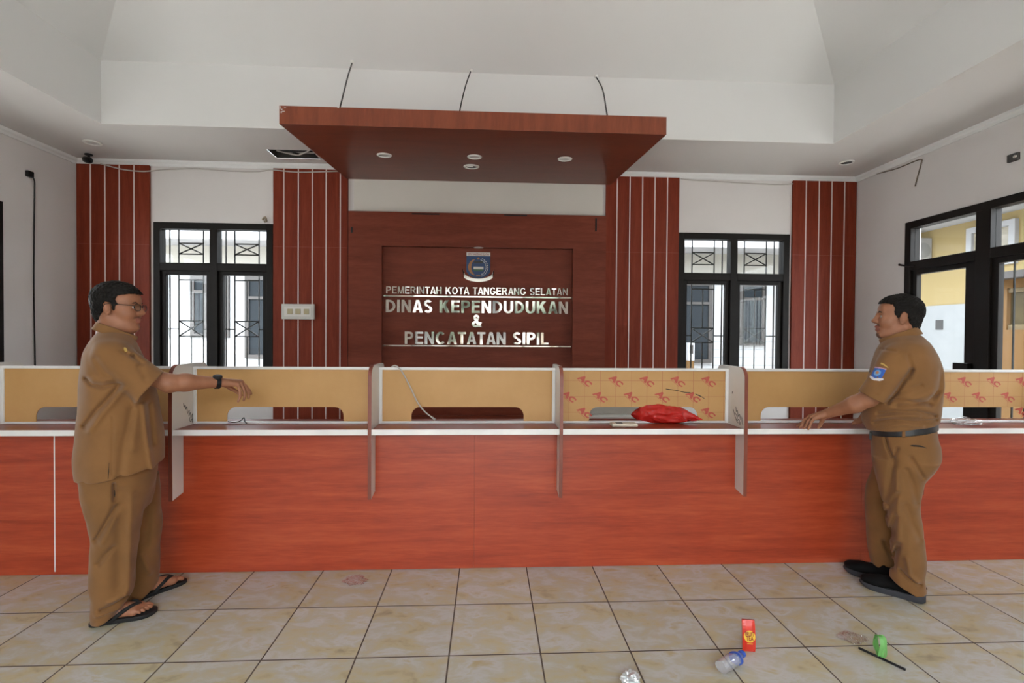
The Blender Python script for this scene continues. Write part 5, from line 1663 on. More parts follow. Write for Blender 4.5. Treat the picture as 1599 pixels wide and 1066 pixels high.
def collar_mesh(root, c, fr, rx, ry, h, mat, tips=0.03, open_ang=0.35):
    """turned-down shirt collar: a tilted band that drops to points left and right of the opening"""
    F = Field(np.array(c) - 0.16, np.array(c) + 0.16, 0.003)
    def fn(X, Y, Z):
        x, y, z = fr.inv(X, Y, Z)
        fl = 1 - 0.9 * (z + h) 
        q = np.sqrt((x / rx) ** 2 + (y / ry) ** 2)
        ang = np.arctan2(np.abs(y), x)
        shell = np.abs(q - fl) * min(rx, ry) - 0.0042
        low = -h - tips * np.exp(-((ang - 0.75) / 0.42) ** 2)
        d = np.maximum(shell, np.maximum(z - h * 0.9, low - z))
        return np.maximum(d, (open_ang - ang) * rx)
    F.add((fn, np.array(c) - 0.15, np.array(c) + 0.15))
    return F.mesh('collar', mat, root, 2)

# ---------------------------------------------------------------- left: bespectacled man pointing
P1 = person('man with glasses in khaki uniform and sandals, pointing with his outstretched arm', (-1.800,2.550), 0.6147)
def build_left():
    root = P1
    hf = Frame((-0.050, -0.005, 1.522), -0.45, 0.02)
    B = Field((-0.30, -0.36, 0.0), (0.66, 0.36, 1.69), VOX)
    # trunk and legs under the clothes
    B.add(loft([(1.367,-0.069,0.000,0.059,0.060), (1.313,-0.074,0.000,0.074,0.130), (1.201,-0.068,0.000,0.099,0.155), (1.009,-0.056,0.000,0.112,0.160), (0.816,-0.054,0.000,0.110,0.155), (0.641,-0.066,0.000,0.084,0.120)]), 0.02)
    nf = Frame((-0.152, -0.078, 0.019), -0.232); ff = Frame((-0.002, 0.062, 0.019), 0.388)
    for fr, big, kx, ky in ((nf, 1, -0.035, -0.09), (ff, -1, 0.055, 0.095)):
        foot_shapes(B, fr, big); toes(B, fr, big)
        an = fr((0.045, 0, 0.07))
        B.add(cap(an, (kx, ky, 0.42), 0.036, 0.055), 0.02)
        B.add(cap((kx, ky, 0.42), (kx * 0.3, ky * 0.85, 0.72), 0.044, 0.058), 0.02)
    B.add(cap(hf((-0.030, 0, -0.055)), (-0.075,0.000,1.367), 0.058, 0.066), 0.02)
    # near arm, held out
    sh, el, wr = (-0.034,-0.155,1.234), (0.143,-0.205,1.149), (0.348,-0.165,1.138)
    B.add(cap((-0.068,-0.100,1.257), sh, 0.045, 0.036), 0.03)
    B.add(cap(sh, el, 0.034, 0.043), 0.01)
    B.add(cap(el, (0.212,-0.195,1.148), 0.043, 0.042), 0.02)
    B.add(cap((0.212,-0.195,1.148), wr, 0.042, 0.0265, ((0, 1, 0), 1.1)), 0.02)
    yh = -0.150
    kn = [(0.468,-0.118,1.133), (0.470,-0.138,1.131), (0.460,-0.158,1.128), (0.444,-0.177,1.122)]
    for k, q in enumerate(kn):
        B.add(cap(wr, q, 0.0215, 0.0115 if k < 3 else 0.0105), 0.010)
    finger(B, [kn[0], (0.494,-0.114,1.105), (0.510,-0.112,1.082), (0.519,-0.111,1.060)], 0.0092, 0.0068)
    finger(B, [kn[1], (0.493,-0.138,1.096), (0.502,-0.138,1.068), (0.502,-0.138,1.043)], 0.0094, 0.0070)
    finger(B, [kn[2], (0.477,-0.160,1.089), (0.481,-0.161,1.059), (0.475,-0.161,1.034)], 0.0090, 0.0066)
    finger(B, [kn[3], (0.455,-0.180,1.085), (0.454,-0.181,1.056), (0.445,-0.181,1.031)], 0.0080, 0.0060)
    finger(B, [(0.386,-0.140,1.123), (0.427,-0.108,1.094), (0.456,-0.098,1.074), (0.474,-0.100,1.055)], 0.0125, 0.0080, 0.008)
    # far arm hanging behind the body
    B.add(cap((-0.078,0.120,1.260), (-0.069,0.175,1.237), 0.05, 0.05), 0.03)
    B.add(cap((-0.069,0.175,1.237), (-0.083,0.255,0.962), 0.048, 0.042), 0.01)
    B.add(cap((-0.083,0.255,0.962), (-0.029,0.255,0.708), 0.042, 0.027), 0.02)
    w2 = np.array((-0.029,0.255,0.708))
    for k, (dx, dy) in enumerate(((0.030, -0.008), (0.012, 0.0), (-0.006, 0.002), (-0.022, 0.0))):
        q = w2 + np.array((dx + 0.012, dy, -0.085))
        B.add(cap(w2, q, 0.020, 0.0115), 0.010)
        finger(B, [q, q + np.array((0.010, -0.008, -0.036)), q + np.array((0.008, -0.022, -0.062)), q + np.array((0.002, -0.034, -0.078))], 0.0092, 0.0070)
    finger(B, [w2 + np.array((0.022, -0.01, -0.03)), w2 + np.array((0.046, -0.024, -0.06)), w2 + np.array((0.050, -0.034, -0.095))], 0.0125, 0.0085, 0.008)
    head_shapes(B, hf, 0.010)
    def pick(c):
        x, y, z = hf.inv(c[:, 0], c[:, 1], c[:, 2])
        lip = (x > 0.074) & (x < 0.12) & (np.abs(y) < 0.026) & (z < -0.0525) & (z > -0.0800) & (x > 0.084 - 0.0 * y)
        st = (~lip) & (x > 0.066) & (x < 0.12) & (np.abs(y) < 0.032) & (z < -0.046) & (z > -0.056)
        return np.where(lip, 1, np.where(st, 2, 0))
    B.mesh('body', None, root, 1, [skin, lip_skin, skin_mat('shaved skin', (0.22, 0.10, 0.06))], pick)
    # toenails are part of the body's look but a hard plate: small flat parts
    hair_mesh(hf, root, [(-0.16, 0.16), (0.075, 0.16), (0.094, 0.070), (0.070, 0.068), (0.050, 0.062), (0.024, 0.052), (0.020, 0.024), (0.030, 0.012), (0.020, 0.004), (0.014, -0.024), (0.004, -0.020), (0.002, 0.016), (-0.012, 0.024), (-0.028, 0.016), (-0.040, -0.020), (-0.045, -0.050), (-0.050, -0.085), (-0.13, -0.085), (-0.16, 0)], 3, 0.013, 0.0015)
    for s in (-1, 1):
        mb = MB(); mb.tube([hf((0.0885, s * 0.012, 0.0205)), hf((0.0865, s * 0.030, 0.0245)), hf((0.074, s * 0.046, 0.0195))], [0.0022, 0.0032, 0.0016], 6); local(mb, 'eyebrow', hair_mat, root)
    eyes(hf, root)
    # spectacles
    fr_ = MB()
    def rim(s):
        out = []
        for k in range(21):
            a = 2 * PI * k / 20
            u, v = 0.0245 * math.copysign(abs(math.cos(a)) ** 0.75, math.cos(a)), 0.0165 * math.copysign(abs(math.sin(a)) ** 0.75, math.sin(a))
            out.append(hf((0.0985 - 0.18 * max(0, (u * s + 0.02) * 0.5) - 0.02 * abs(v), s * 0.0325 + u, 0.000 + v)))
        return out
    for s in (-1, 1):
        g = local(MB().tube(rim(s), 0.0016, 6), 'spectacle_rim', black_plastic, root)
        c = [p for p in rim(s)[:-1]]
        m = MB(); m.add(c, [tuple(range(20))]); 
        l = MB(); off = [hf.dir((-0.0012, 0, 0)) + np.array(p) for p in c]
        l.add(c + off, [tuple(range(20)), tuple(range(39, 19, -1))] + [(i, (i + 1) % 20, 20 + (i + 1) % 20, 20 + i) for i in range(20)])
        local(l, 'lens', lens_glass, root)
        local(MB().tube([hf((0.0935, s * 0.056, 0.007)), hf((0.088, s * 0.068, 0.008)), hf((0.05, s * 0.0745, 0.010)), hf((0.0, s * 0.082, 0.014)), hf((-0.018, s * 0.083, 0.010)), hf((-0.032, s * 0.081, -0.012))], 0.0017, 6), 'temple', black_plastic, root)
    local(MB().tube([hf((0.0985, -0.009, 0.004)), hf((0.1005, 0, 0.007)), hf((0.0985, 0.009, 0.004))], 0.0015, 6), 'bridge', black_plastic, root)

    # shirt
    S = Field((-0.34, -0.40, 0.60), (0.34, 0.40, 1.48), 0.004)
    S.add(loft([(1.399,-0.069,0.000,0.064,0.080), (1.373,-0.071,0.000,0.081,0.135), (1.341,-0.074,0.000,0.095,0.185), (1.297,-0.075,0.000,0.113,0.210), (1.233,-0.066,0.000,0.133,0.217), (1.162,-0.058,0.000,0.146,0.217), (1.072,-0.051,0.000,0.157,0.215), (0.975,-0.045,0.000,0.165,0.215), (0.879,-0.044,0.000,0.173,0.220), (0.789,-0.044,0.000,0.179,0.222), (0.702,-0.045,0.000,0.176,0.220), (0.589,-0.048,0.000,0.167,0.215)], 0, 2.0), 0.0)
    hb, hfr = (-0.070,-0.210,0.714), (0.077,-0.190,0.740)
    S.keep(half(hb, (-(hb[2] - hfr[2]) , 0, -(hfr[0] - hb[0])) if False else ((hfr[2] - hb[2]), 0, -(hfr[0] - hb[0]))), 0.004)
    # sleeves
    def sleeve(a, c, ra, rb, cutp, cutn, inner):
        T = Field((-0.34, -0.40, 0.85), (0.40, 0.44, 1.48), 0.004)
        ext = tuple(np.array(c) + (np.array(c) - np.array(a)) * 0.4)
        T.add(cap(a, ext, ra, rb + (rb - ra) * 0.4))
        T.keep(half(cutp, cutn), 0.002)
        d = np.array(c) - np.array(a); d /= np.linalg.norm(d)
        T.sub(cap(np.array(c) - d * 0.015, np.array(c) + d * 0.2, inner - 0.008, inner + 0.03), 0.003)
        return T
    a, c = (-0.072,-0.165,1.284), (0.065,-0.215,1.145)
    p0, p1 = np.array((0.115,-0.200,1.203)), np.array((0.014,-0.200,1.086))
    e = p1 - p0; cn = (-(e[2]), 0, e[0]); cn = cn if cn[0] > 0 else (-cn[0], 0, -cn[2])
    T = sleeve(a, c, 0.074, 0.085, p0, cn, 0.066)
    k = 0.03; hh = np.zeros_like(S.d)
    lo = np.round((T.lo - S.lo) / S.h).astype(int)
    def merge(S, T, k):
        """blend a second grid with the same spacing into the first"""
        o = np.round((T.lo - S.lo) / S.h).astype(int)
        a0 = np.maximum(o, 0); b0 = np.minimum(o + T.n, S.n)
        s1 = tuple(slice(i, j) for i, j in zip(a0, b0)); s2 = tuple(slice(i - q, j - q) for i, j, q in zip(a0, b0, o))
        u, v = S.d[s1], T.d[s2]; r = np.minimum(u, v); h_ = np.maximum(k - np.abs(u - v), 0) / k
        S.d[s1] = r - h_ * h_ * k * 0.25
    merge(S, T, 0.030)
    a2, c2 = (-0.079,0.165,1.272), (-0.082,0.255,0.979)
    T = sleeve(a2, c2, 0.074, 0.072, c2, (0, 0.25, -1), 0.062); merge(S, T, 0.025)
    # neck opening
    S.sub(cap((-0.070,0.000,1.418), (-0.041,0.000,1.354), 0.062, 0.052), 0.006)
    # folds
    S.noise(0.0030, 15, 2); S.noise(0.0012, 38, 7)
    for pts, w, dp in (([(-0.043,-0.200,1.153), (-0.085,-0.210,1.091), (-0.130,-0.200,1.032), (-0.175,-0.160,0.957)], 0.010, 0.011),
                       ([(-0.034,-0.200,1.134), (-0.071,-0.210,1.072), (-0.108,-0.200,1.021), (-0.155,-0.160,0.943)], 0.013, -0.007),
                       ([(-0.057,-0.200,1.157), (-0.108,-0.200,1.148), (-0.146,-0.180,1.154), (-0.168,-0.150,1.179)], 0.009, 0.010),
                       ([(-0.066,-0.210,1.185), (-0.107,-0.200,1.174), (-0.140,-0.180,1.180)], 0.010, -0.005),
                       ([(0.002,-0.190,1.284), (0.038,-0.200,1.250)], 0.008, 0.006), ([(-0.038,-0.180,1.308), (0.004,-0.190,1.284)], 0.007, 0.004),
                       ([(0.026,-0.220,1.236), (0.047,-0.250,1.182)], 0.011, 0.005),
                       ([(0.043,-0.190,1.048), (0.058,-0.170,0.864), (0.076,-0.140,0.735)], 0.010, -0.010), ([(0.063,-0.160,1.043), (0.079,-0.120,0.852)], 0.012, 0.010),
                       ([(-0.001,-0.210,1.030), (-0.030,-0.210,0.882), (-0.049,-0.200,0.726)], 0.016, 0.007), ([(0.021,-0.200,1.073), (0.003,-0.200,0.846)], 0.014, -0.005),
                       ([(-0.071,-0.220,1.002), (-0.074,-0.220,0.741)], 0.005, 0.003),
                       ([(-0.130,-0.180,1.274), (-0.101,-0.200,1.215), (-0.066,-0.210,1.179)], 0.012, 0.006),
                       ([(-0.154,-0.150,1.318), (-0.131,-0.180,1.156)], 0.02, 0.004)):
        S.dent(fold_line(pts), w * 1.1, dp * 1.8)
    S.dent(line([(-0.084,-0.230,0.840), (-0.087,-0.230,0.716)]), 0.005, 0.026)
    so = S.mesh('shirt', khaki, root, 2)
    bv = bvh_of(so)
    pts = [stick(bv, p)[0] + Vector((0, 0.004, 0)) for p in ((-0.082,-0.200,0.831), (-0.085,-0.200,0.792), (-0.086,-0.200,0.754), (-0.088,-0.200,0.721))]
    local(MB().tube(pts, [0.001, 0.0045, 0.005, 0.0045], 6), 'side_slit', plain('shirt slit lining', (0.03, 0.017, 0.008), 0.9, 0.1), root)  # dark tube painted in for the shade inside the open slit
    p, n = stick(bv, (-0.024,-0.150,1.315))
    q = MB(); M = Matrix.Translation(p + n * 0.001) @ n.to_track_quat('Z', 'X').to_matrix().to_4x4()
    q.add([M @ Vector((0.014 * math.cos(2 * PI * k / 12) * (1 if k % 2 else .7), 0.006 * math.sin(2 * PI * k / 12), 0.0015)) for k in range(12)] + [M @ Vector((0.014 * math.cos(2 * PI * k / 12) * (1 if k % 2 else .7), 0.006 * math.sin(2 * PI * k / 12), -0.002)) for k in range(12)], [tuple(range(12)), tuple(range(23, 11, -1))] + [(i, i + 12, (i + 1) % 12 + 12, (i + 1) % 12) for i in range(12)])
    local(q, 'rank_badge', gold, root)
    cf = Frame((-0.060,0.000,1.392), 0.0, 0.42)
    collar_mesh(root, (-0.060,0.000,1.392), cf, 0.092, 0.084, 0.022, khaki, 0.055)
    # trousers
    T = Field((-0.32, -0.30, 0.0), (0.34, 0.34, 0.95), 0.004)
    T.add(loft([(0.847,-0.049,0.000,0.152,0.185), (0.687,-0.052,0.000,0.156,0.188), (0.606,-0.053,0.000,0.151,0.178), (0.520,-0.055,0.000,0.131,0.130)]), 0)
    T.add(loft([(0.704,-0.073,-0.085,0.134,0.100), (0.633,-0.073,-0.088,0.126,0.102), (0.555,-0.068,-0.090,0.116,0.102), (0.476,-0.064,-0.092,0.103,0.100), (0.395,-0.065,-0.092,0.093,0.096), (0.329,-0.073,-0.092,0.092,0.094), (0.215,-0.076,-0.094,0.088,0.092), (0.138,-0.079,-0.094,0.081,0.088), (0.088,-0.090,-0.094,0.069,0.082), (0.045,-0.109,-0.094,0.051,0.074), (-0.016,-0.111,-0.094,0.044,0.066)]), 0.02)
    pA, pB = np.array((-0.138,-0.100,0.023)), np.array((-0.026,-0.100,0.072)); e = pB - pA
    # near cuff: lies on the heel at the back and rides up over the instep
    pc = poly_sd([(-0.5, -0.1), (pA[0] - 0.03, pA[2] - 0.002), (pA[0] + 0.01, pA[2] - 0.004), (pB[0] + 0.05, pB[2] + 0.02), (0.6, 0.25), (0.6, -0.1)])
    def cut(X, Y, Z): return -pc(X + 0 * Y + 0 * Z, Z + 0 * X + 0 * Y) + np.where(Y > 0.0, -1.0, 0.0) * 0.5
    T.keep(lambda X, Y, Z: np.where(Y + 0 * X + 0 * Z > -0.005, -0.5, -pc(X + 0 * Y + 0 * Z, Z + 0 * X + 0 * Y)))
    T.add(loft([(0.649,-0.002,0.100,0.117,0.100), (0.535,0.011,0.100,0.111,0.100), (0.408,0.016,0.100,0.107,0.096), (0.279,0.020,0.098,0.101,0.092), (0.177,0.023,0.096,0.094,0.088), (0.120,0.025,0.092,0.088,0.084), (0.061,0.024,0.090,0.082,0.076), (-0.022,0.021,0.085,0.067,0.070)]), 0.012)
    qA, qB = np.array((0.020,0.070,0.006)), np.array((0.117,0.100,0.083))
    pd = poly_sd([(-0.5, -0.1), (qA[0] - 0.04, qA[2] - 0.012), (qA[0], qA[2] - 0.005), (qB[0] + 0.01, qB[2] + 0.0), (0.6, qB[2] + 0.3), (0.6, -0.1)])
    T.keep(lambda X, Y, Z: np.where(Y + 0 * X + 0 * Z < 0.012, -0.5, -pd(X + 0 * Y + 0 * Z, Z + 0 * X + 0 * Y)))
    T.noise(0.0030, 14, 5); T.noise(0.0012, 36, 8)
    for pts, w, dp in (([(-0.061,-0.190,0.572), (-0.092,-0.190,0.513), (-0.133,-0.170,0.424)], 0.011, 0.011), ([(-0.045,-0.190,0.560), (-0.078,-0.190,0.495), (-0.115,-0.180,0.417)], 0.014, -0.006),
                       ([(-0.073,-0.190,0.382), (-0.099,-0.190,0.356), (-0.125,-0.170,0.314)], 0.010, 0.009),
                       ([(-0.045,-0.190,0.639), (-0.050,-0.190,0.397), (-0.055,-0.180,0.197)], 0.022, 0.010), ([(-0.004,-0.180,0.628), (-0.010,-0.170,0.380), (-0.018,-0.150,0.142)], 0.014, -0.007),
                       ([(-0.025,-0.140,0.121), (-0.065,-0.170,0.108), (-0.116,-0.170,0.092)], 0.008, 0.012), ([(-0.027,-0.140,0.147), (-0.061,-0.170,0.137), (-0.093,-0.180,0.133)], 0.008, -0.006),
                       ([(-0.051,-0.160,0.080), (-0.089,-0.170,0.085), (-0.135,-0.160,0.073)], 0.007, -0.006),
                       ([(-0.068,-0.190,0.685), (-0.067,-0.190,0.607)], 0.006, 0.012),
                       ([(0.039,0.020,0.248), (0.071,0.030,0.148)], 0.012, -0.008), ([(0.066,0.010,0.498), (0.055,0.010,0.301)], 0.016, 0.008)):
        T.dent(fold_line(pts, -0.07 if max(p[1] for p in pts) < 0 else 0.2), w * 1.1, dp * 1.8)
    to = T.mesh('trousers', khaki_dark, root, 2)
    bv = bvh_of(to)
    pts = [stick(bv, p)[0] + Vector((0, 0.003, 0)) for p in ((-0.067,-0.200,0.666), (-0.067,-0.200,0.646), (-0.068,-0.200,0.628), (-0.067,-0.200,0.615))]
    local(MB().tube(pts, [0.001, 0.0045, 0.006, 0.003], 6), 'pocket_slit', plain('pocket lining', (0.02, 0.013, 0.008), 0.9, 0.1), root)  # dark colour stands in for the shade in the pocket gap
    # flip-flops
    for fr, big in ((nf, 1), (ff, -1)):
        out = [(-0.012, 0.0), (-0.008, -0.022), (0.012, -0.036), (0.06, -0.034), (0.12, -0.040), (0.175, -0.047), (0.215, -0.043), (0.240, -0.026), (0.252, 0.0), (0.253, 0.022), (0.240, 0.040), (0.205, 0.047), (0.15, 0.042), (0.09, 0.033), (0.04, 0.036), (0.008, 0.034), (-0.008, 0.020)]
        sm = smooth_pts([(x, y * big, 0) for x, y in out + out[:1]], 3)[:-1]
        if big < 0: sm = sm[::-1]
        n = len(sm)
        mb = MB(); mb.smooth = True
        rows = [(0.97, -0.0185), (1.0, -0.016), (1.0, -0.003), (0.975, 0.0)]
        vs = []
        for (k, z) in rows: vs += [fr(((p.x - 0.12) * k + 0.12, p.y * k, z)) for p in sm]
        fs = [tuple(range(n - 1, -1, -1)), tuple(3 * n + i for i in range(n))]
        for r in range(3):
            for i in range(n): fs.append((r * n + i, r * n + (i + 1) % n, (r + 1) * n + (i + 1) % n, (r + 1) * n + i))
        mb.add(vs, fs)
        sole = local(mb, 'sandal', rubber, root)
        for sd in (-1, 1):
            pts = [(0.192, 0.0165 * big, 0.012), (0.182, 0.0155 * big, 0.034), (0.162, sd * 0.016 + 0.008 * big, 0.047 if sd == big else 0.044), (0.135, sd * 0.033 + 0.003 * big, 0.038), (0.105, sd * 0.041, 0.020), (0.085, sd * 0.040, 0.0)]
            mb = MB(); mb.tube(smooth_pts([fr(p) for p in pts], 4), [0.0060] * 4 + [0.0092] * 16 + [0.008], 8)
            local(mb, 'strap', rubber, sole)
    # wristwatch
    w = np.array((0.352,-0.165,1.137)); ax = np.array(wr) - np.array((0.212,-0.195,1.148)); ax /= np.linalg.norm(ax)
    R = Vector(ax).to_track_quat('Z', 'Y').to_matrix()
    mb = MB(); mb.smooth = True; vs = []; n = 24
    for (r, h) in ((0.0295, -0.011), (0.0315, -0.010), (0.0315, 0.010), (0.0295, 0.011)):
        for k in range(n):
            a_ = 2 * PI * k / n; vs.append(Vector(w) + R @ Vector((r * math.cos(a_), r * 1.04 * math.sin(a_), h)))
    mb.add(vs, [(r * n + k, r * n + (k + 1) % n, (r + 1) * n + (k + 1) % n, (r + 1) * n + k) for r in range(3) for k in range(n)] + [(3 * n + k, 3 * n + (k + 1) % n, (k + 1) % n, k) for k in range(n)])
    wo = local(mb, 'wristwatch', black_plastic, root)
    up = Vector((0.0, -0.35, 1)).normalized()
    c = Vector(w) + up * 0.0275
    local(MB().lathe([(0.0, -0.003), (0.020, -0.003), (0.0225, 0.001), (0.0225, 0.009), (0.0195, 0.0115), (0.0, 0.0118)], c, 24, up.to_track_quat('Z', 'X').to_matrix()), 'watch_case', black_plastic, wo)
build_left()

# ---------------------------------------------------------------- right: man leaning on the counter
P2 = person('man in khaki uniform, belt and black shoes, resting a hand on the counter', (2.241,2.597), -0.7119)
def build_right():
    root = P2
    hf = Frame((0.020, -0.004, 1.512), PI + 0.20, -0.05)
    B = Field((-0.60, -0.36, 0.0), (0.30, 0.36, 1.68), VOX)
    B.add(loft([(1.382,0.056,0.000,0.056,0.060), (1.319,0.059,0.000,0.095,0.140), (1.213,0.056,0.000,0.126,0.180), (1.036,0.042,0.000,0.132,0.175), (0.825,0.058,0.000,0.104,0.150), (0.647,0.047,0.000,0.080,0.120)]), 0.02)
    for ax_, kx, ky, hx in ((0.105, 0.060, -0.09, 0.055), (0.02, -0.005, 0.10, 0.03)):
        B.add(cap((ax_, ky * 0.8, 0.06), (kx, ky, 0.42), 0.032, 0.046), 0.02)
        B.add(cap((kx, ky, 0.42), (hx, ky * 0.9, 0.74), 0.044, 0.066), 0.02)
        B.add(cap((ax_ + 0.01, ky * 0.75, 0.058), (ax_ - 0.11, ky * 0.75 + 0.012, 0.050), 0.020, 0.016), 0.01)
    B.add(cap(hf((-0.030, 0, -0.055)), (0.052,0.000,1.382), 0.060, 0.070), 0.02)
    # near arm reaching down to the ledge
    sh, el, wr = (0.015,-0.150,1.246), (-0.094,-0.180,1.073), (-0.288,-0.105,0.959)
    B.add(cap((0.042,-0.100,1.266), sh, 0.045, 0.036), 0.03)
    B.add(cap(sh, el, 0.034, 0.044), 0.01)
    B.add(cap(el, (-0.156,-0.175,1.032), 0.045, 0.044), 0.02)
    B.add(cap((-0.156,-0.175,1.032), wr, 0.044, 0.0265), 0.02)
    kn = [(-0.370,-0.090,0.933), (-0.374,-0.110,0.933), (-0.366,-0.129,0.931), (-0.349,-0.147,0.928)]
    for k, q in enumerate(kn): B.add(cap(wr, q, 0.021, 0.0115 if k < 3 else 0.0105), 0.010)
    finger(B, [kn[0], (-0.401,-0.086,0.908), (-0.421,-0.084,0.883), (-0.441,-0.083,0.867)], 0.0092, 0.0066)
    finger(B, [kn[1], (-0.400,-0.110,0.904), (-0.411,-0.112,0.880), (-0.425,-0.112,0.863)], 0.0094, 0.0068)
    finger(B, [kn[2], (-0.383,-0.132,0.903), (-0.389,-0.134,0.880), (-0.400,-0.135,0.864)], 0.0090, 0.0064)
    finger(B, [kn[3], (-0.363,-0.151,0.903), (-0.369,-0.153,0.882), (-0.376,-0.154,0.864)], 0.0082, 0.0060)
    finger(B, [(-0.303,-0.110,0.941), (-0.315,-0.092,0.911), (-0.323,-0.088,0.887), (-0.331,-0.088,0.871)], 0.0120, 0.0080, 0.008)
    # far arm, hand on the ledge too
    s2, e2, w2 = (0.016,0.172,1.239), (-0.059,0.235,1.020), (-0.118,0.175,0.925)
    B.add(cap((0.044,0.120,1.271), s2, 0.05, 0.05), 0.03)
    B.add(cap(s2, e2, 0.048, 0.045), 0.01)
    B.add(cap(e2, w2, 0.045, 0.027), 0.02)
    for k, (px_, dy) in enumerate(((0, 0.03), (0, 0.01), (0, -0.01), (0, -0.03))):
        q = np.array((-0.152,0.160,0.900)) + np.array((0, dy, 0.0))
        B.add(cap(w2, q, 0.021, 0.0115), 0.010)
        t_ = np.array((-0.179,0.150,0.881)) + np.array((0, dy * 1.2, 0.0))
        finger(B, [q, q * 0.5 + t_ * 0.5 + np.array((0, 0, 0.006)), t_], 0.0092, 0.0066)
    finger(B, [np.array(w2) + np.array((-0.01, -0.02, -0.005)), np.array((-0.141,0.130,0.898)), np.array((-0.162,0.115,0.886))], 0.0120, 0.0080, 0.008)
    head_shapes(B, hf, 0.004, True)
    def pick(c):
        x, y, z = hf.inv(c[:, 0], c[:, 1], c[:, 2])
        lip = (x > 0.076) & (x < 0.12) & (np.abs(y) < 0.026) & (z < -0.050) & (z > -0.082)
        st = (~lip) & (((x > 0.066) & (x < 0.12) & (np.abs(y) < 0.032) & (z < -0.044) & (z > -0.053)) | ((x > 0.045) & (x < 0.11) & (np.abs(y) < 0.026) & (z < -0.094) & (z > -0.135)))
        return np.where(lip, 1, np.where(st, 2, 0))
    B.mesh('body', None, root, 1, [skin, lip_skin, skin_mat('bearded skin', (0.12, 0.06, 0.04))], pick)
    local(MB().bbox(-0.008, 0.008, -0.002, 0.002, -0.002, 0.002, 0.001), 'tooth_row', tooth, root) if False else None
    t_ = MB(); t_.tube([hf((0.084, -0.016, -0.0625)), hf((0.091, 0, -0.0615)), hf((0.084, 0.016, -0.0625))], [0.0016, 0.0032, 0.0016], 6); local(t_, 'teeth', tooth, root)
    hair_mesh(hf, root, [(-0.16, 0.16), (0.10, 0.16), (0.108, 0.078), (0.088, 0.072), (0.060, 0.072), (0.034, 0.066), (0.026, 0.040), (0.030, 0.022), (0.018, 0.006), (0.012, -0.018), (0.002, -0.016), (0.000, 0.018), (-0.012, 0.026), (-0.030, 0.016), (-0.040, -0.020), (-0.046, -0.050), (-0.052, -0.080), (-0.13, -0.080), (-0.16, 0)], 9, 0.012, 0.0012)
    for s in (-1, 1):
        mb = MB(); mb.tube([hf((0.0890, s * 0.010, 0.0200)), hf((0.0865, s * 0.030, 0.0260)), hf((0.072, s * 0.048, 0.0200))], [0.0030, 0.0040, 0.0018], 6); local(mb, 'eyebrow', hair_mat, root)
    eyes(hf, root)
    # shirt
    S = Field((-0.36, -0.40, 0.78), (0.36, 0.40, 1.46), 0.004)
    S.add(loft([(1.413,0.056,0.000,0.066,0.082), (1.392,0.056,0.000,0.087,0.130), (1.361,0.058,0.000,0.112,0.180), (1.319,0.058,0.000,0.132,0.205), (1.255,0.058,0.000,0.151,0.216), (1.178,0.055,0.000,0.162,0.217), (1.089,0.048,0.000,0.169,0.213), (1.018,0.042,0.000,0.172,0.208), (0.964,0.038,0.000,0.171,0.200), (0.929,0.036,0.000,0.166,0.194), (0.887,0.044,0.000,0.158,0.188), (0.853,0.052,0.000,0.148,0.182)]), 0)
    h0, h1 = np.array((-0.072,-0.170,0.888)), np.array((0.135,-0.170,0.929))
    S.keep(half(h0, (h1[2] - h0[2], 0, -(h1[0] - h0[0]))), 0.006)
    def merge(S, T, k):
        o = np.round((T.lo - S.lo) / S.h).astype(int)
        a0 = np.maximum(o, 0); b0 = np.minimum(o + T.n, S.n)
        s1 = tuple(slice(i, j) for i, j in zip(a0, b0)); s2_ = tuple(slice(i - q, j - q) for i, j, q in zip(a0, b0, o))
        u, v = S.d[s1], T.d[s2_]; r = np.minimum(u, v); h_ = np.maximum(k - np.abs(u - v), 0) / k
        S.d[s1] = r - h_ * h_ * k * 0.25
    def sleeve(a, c, ra, rb, cutp, cutn, inner):
        T = Field((-0.36, -0.40, 0.98), (0.36, 0.44, 1.46), 0.004)
        ext = tuple(np.array(c) + (np.array(c) - np.array(a)) * 0.5)
        T.add(cap(a, ext, ra, rb + (rb - ra) * 0.5))
        T.keep(half(cutp, cutn), 0.002)
        d = np.array(c) - np.array(a); d /= np.linalg.norm(d)
        T.sub(cap(np.array(c) - d * 0.015, np.array(c) + d * 0.2, inner - 0.006, inner + 0.03), 0.003)
        return T
    a, c = (0.025,-0.165,1.288), (-0.074,-0.205,1.081)
    p0, p1 = np.array((-0.130,-0.200,1.107)), np.array((-0.024,-0.200,1.052)); e = p1 - p0
    cn = np.array((e[2], 0, -e[0])); cn = cn if cn[2] < 0 else -cn
    merge(S, sleeve(a, c, 0.074, 0.073, p0, cn, 0.062), 0.03)
    a2, c2 = (0.033,0.165,1.277), (-0.041,0.235,1.049)
    merge(S, sleeve(a2, c2, 0.074, 0.073, c2, (-0.4, 0.2, -1), 0.062), 0.025)
    S.sub(cap((0.051,0.000,1.445), (0.019,0.000,1.374), 0.064, 0.054), 0.006)
    S.noise(0.0030, 15, 12); S.noise(0.0012, 38, 17)
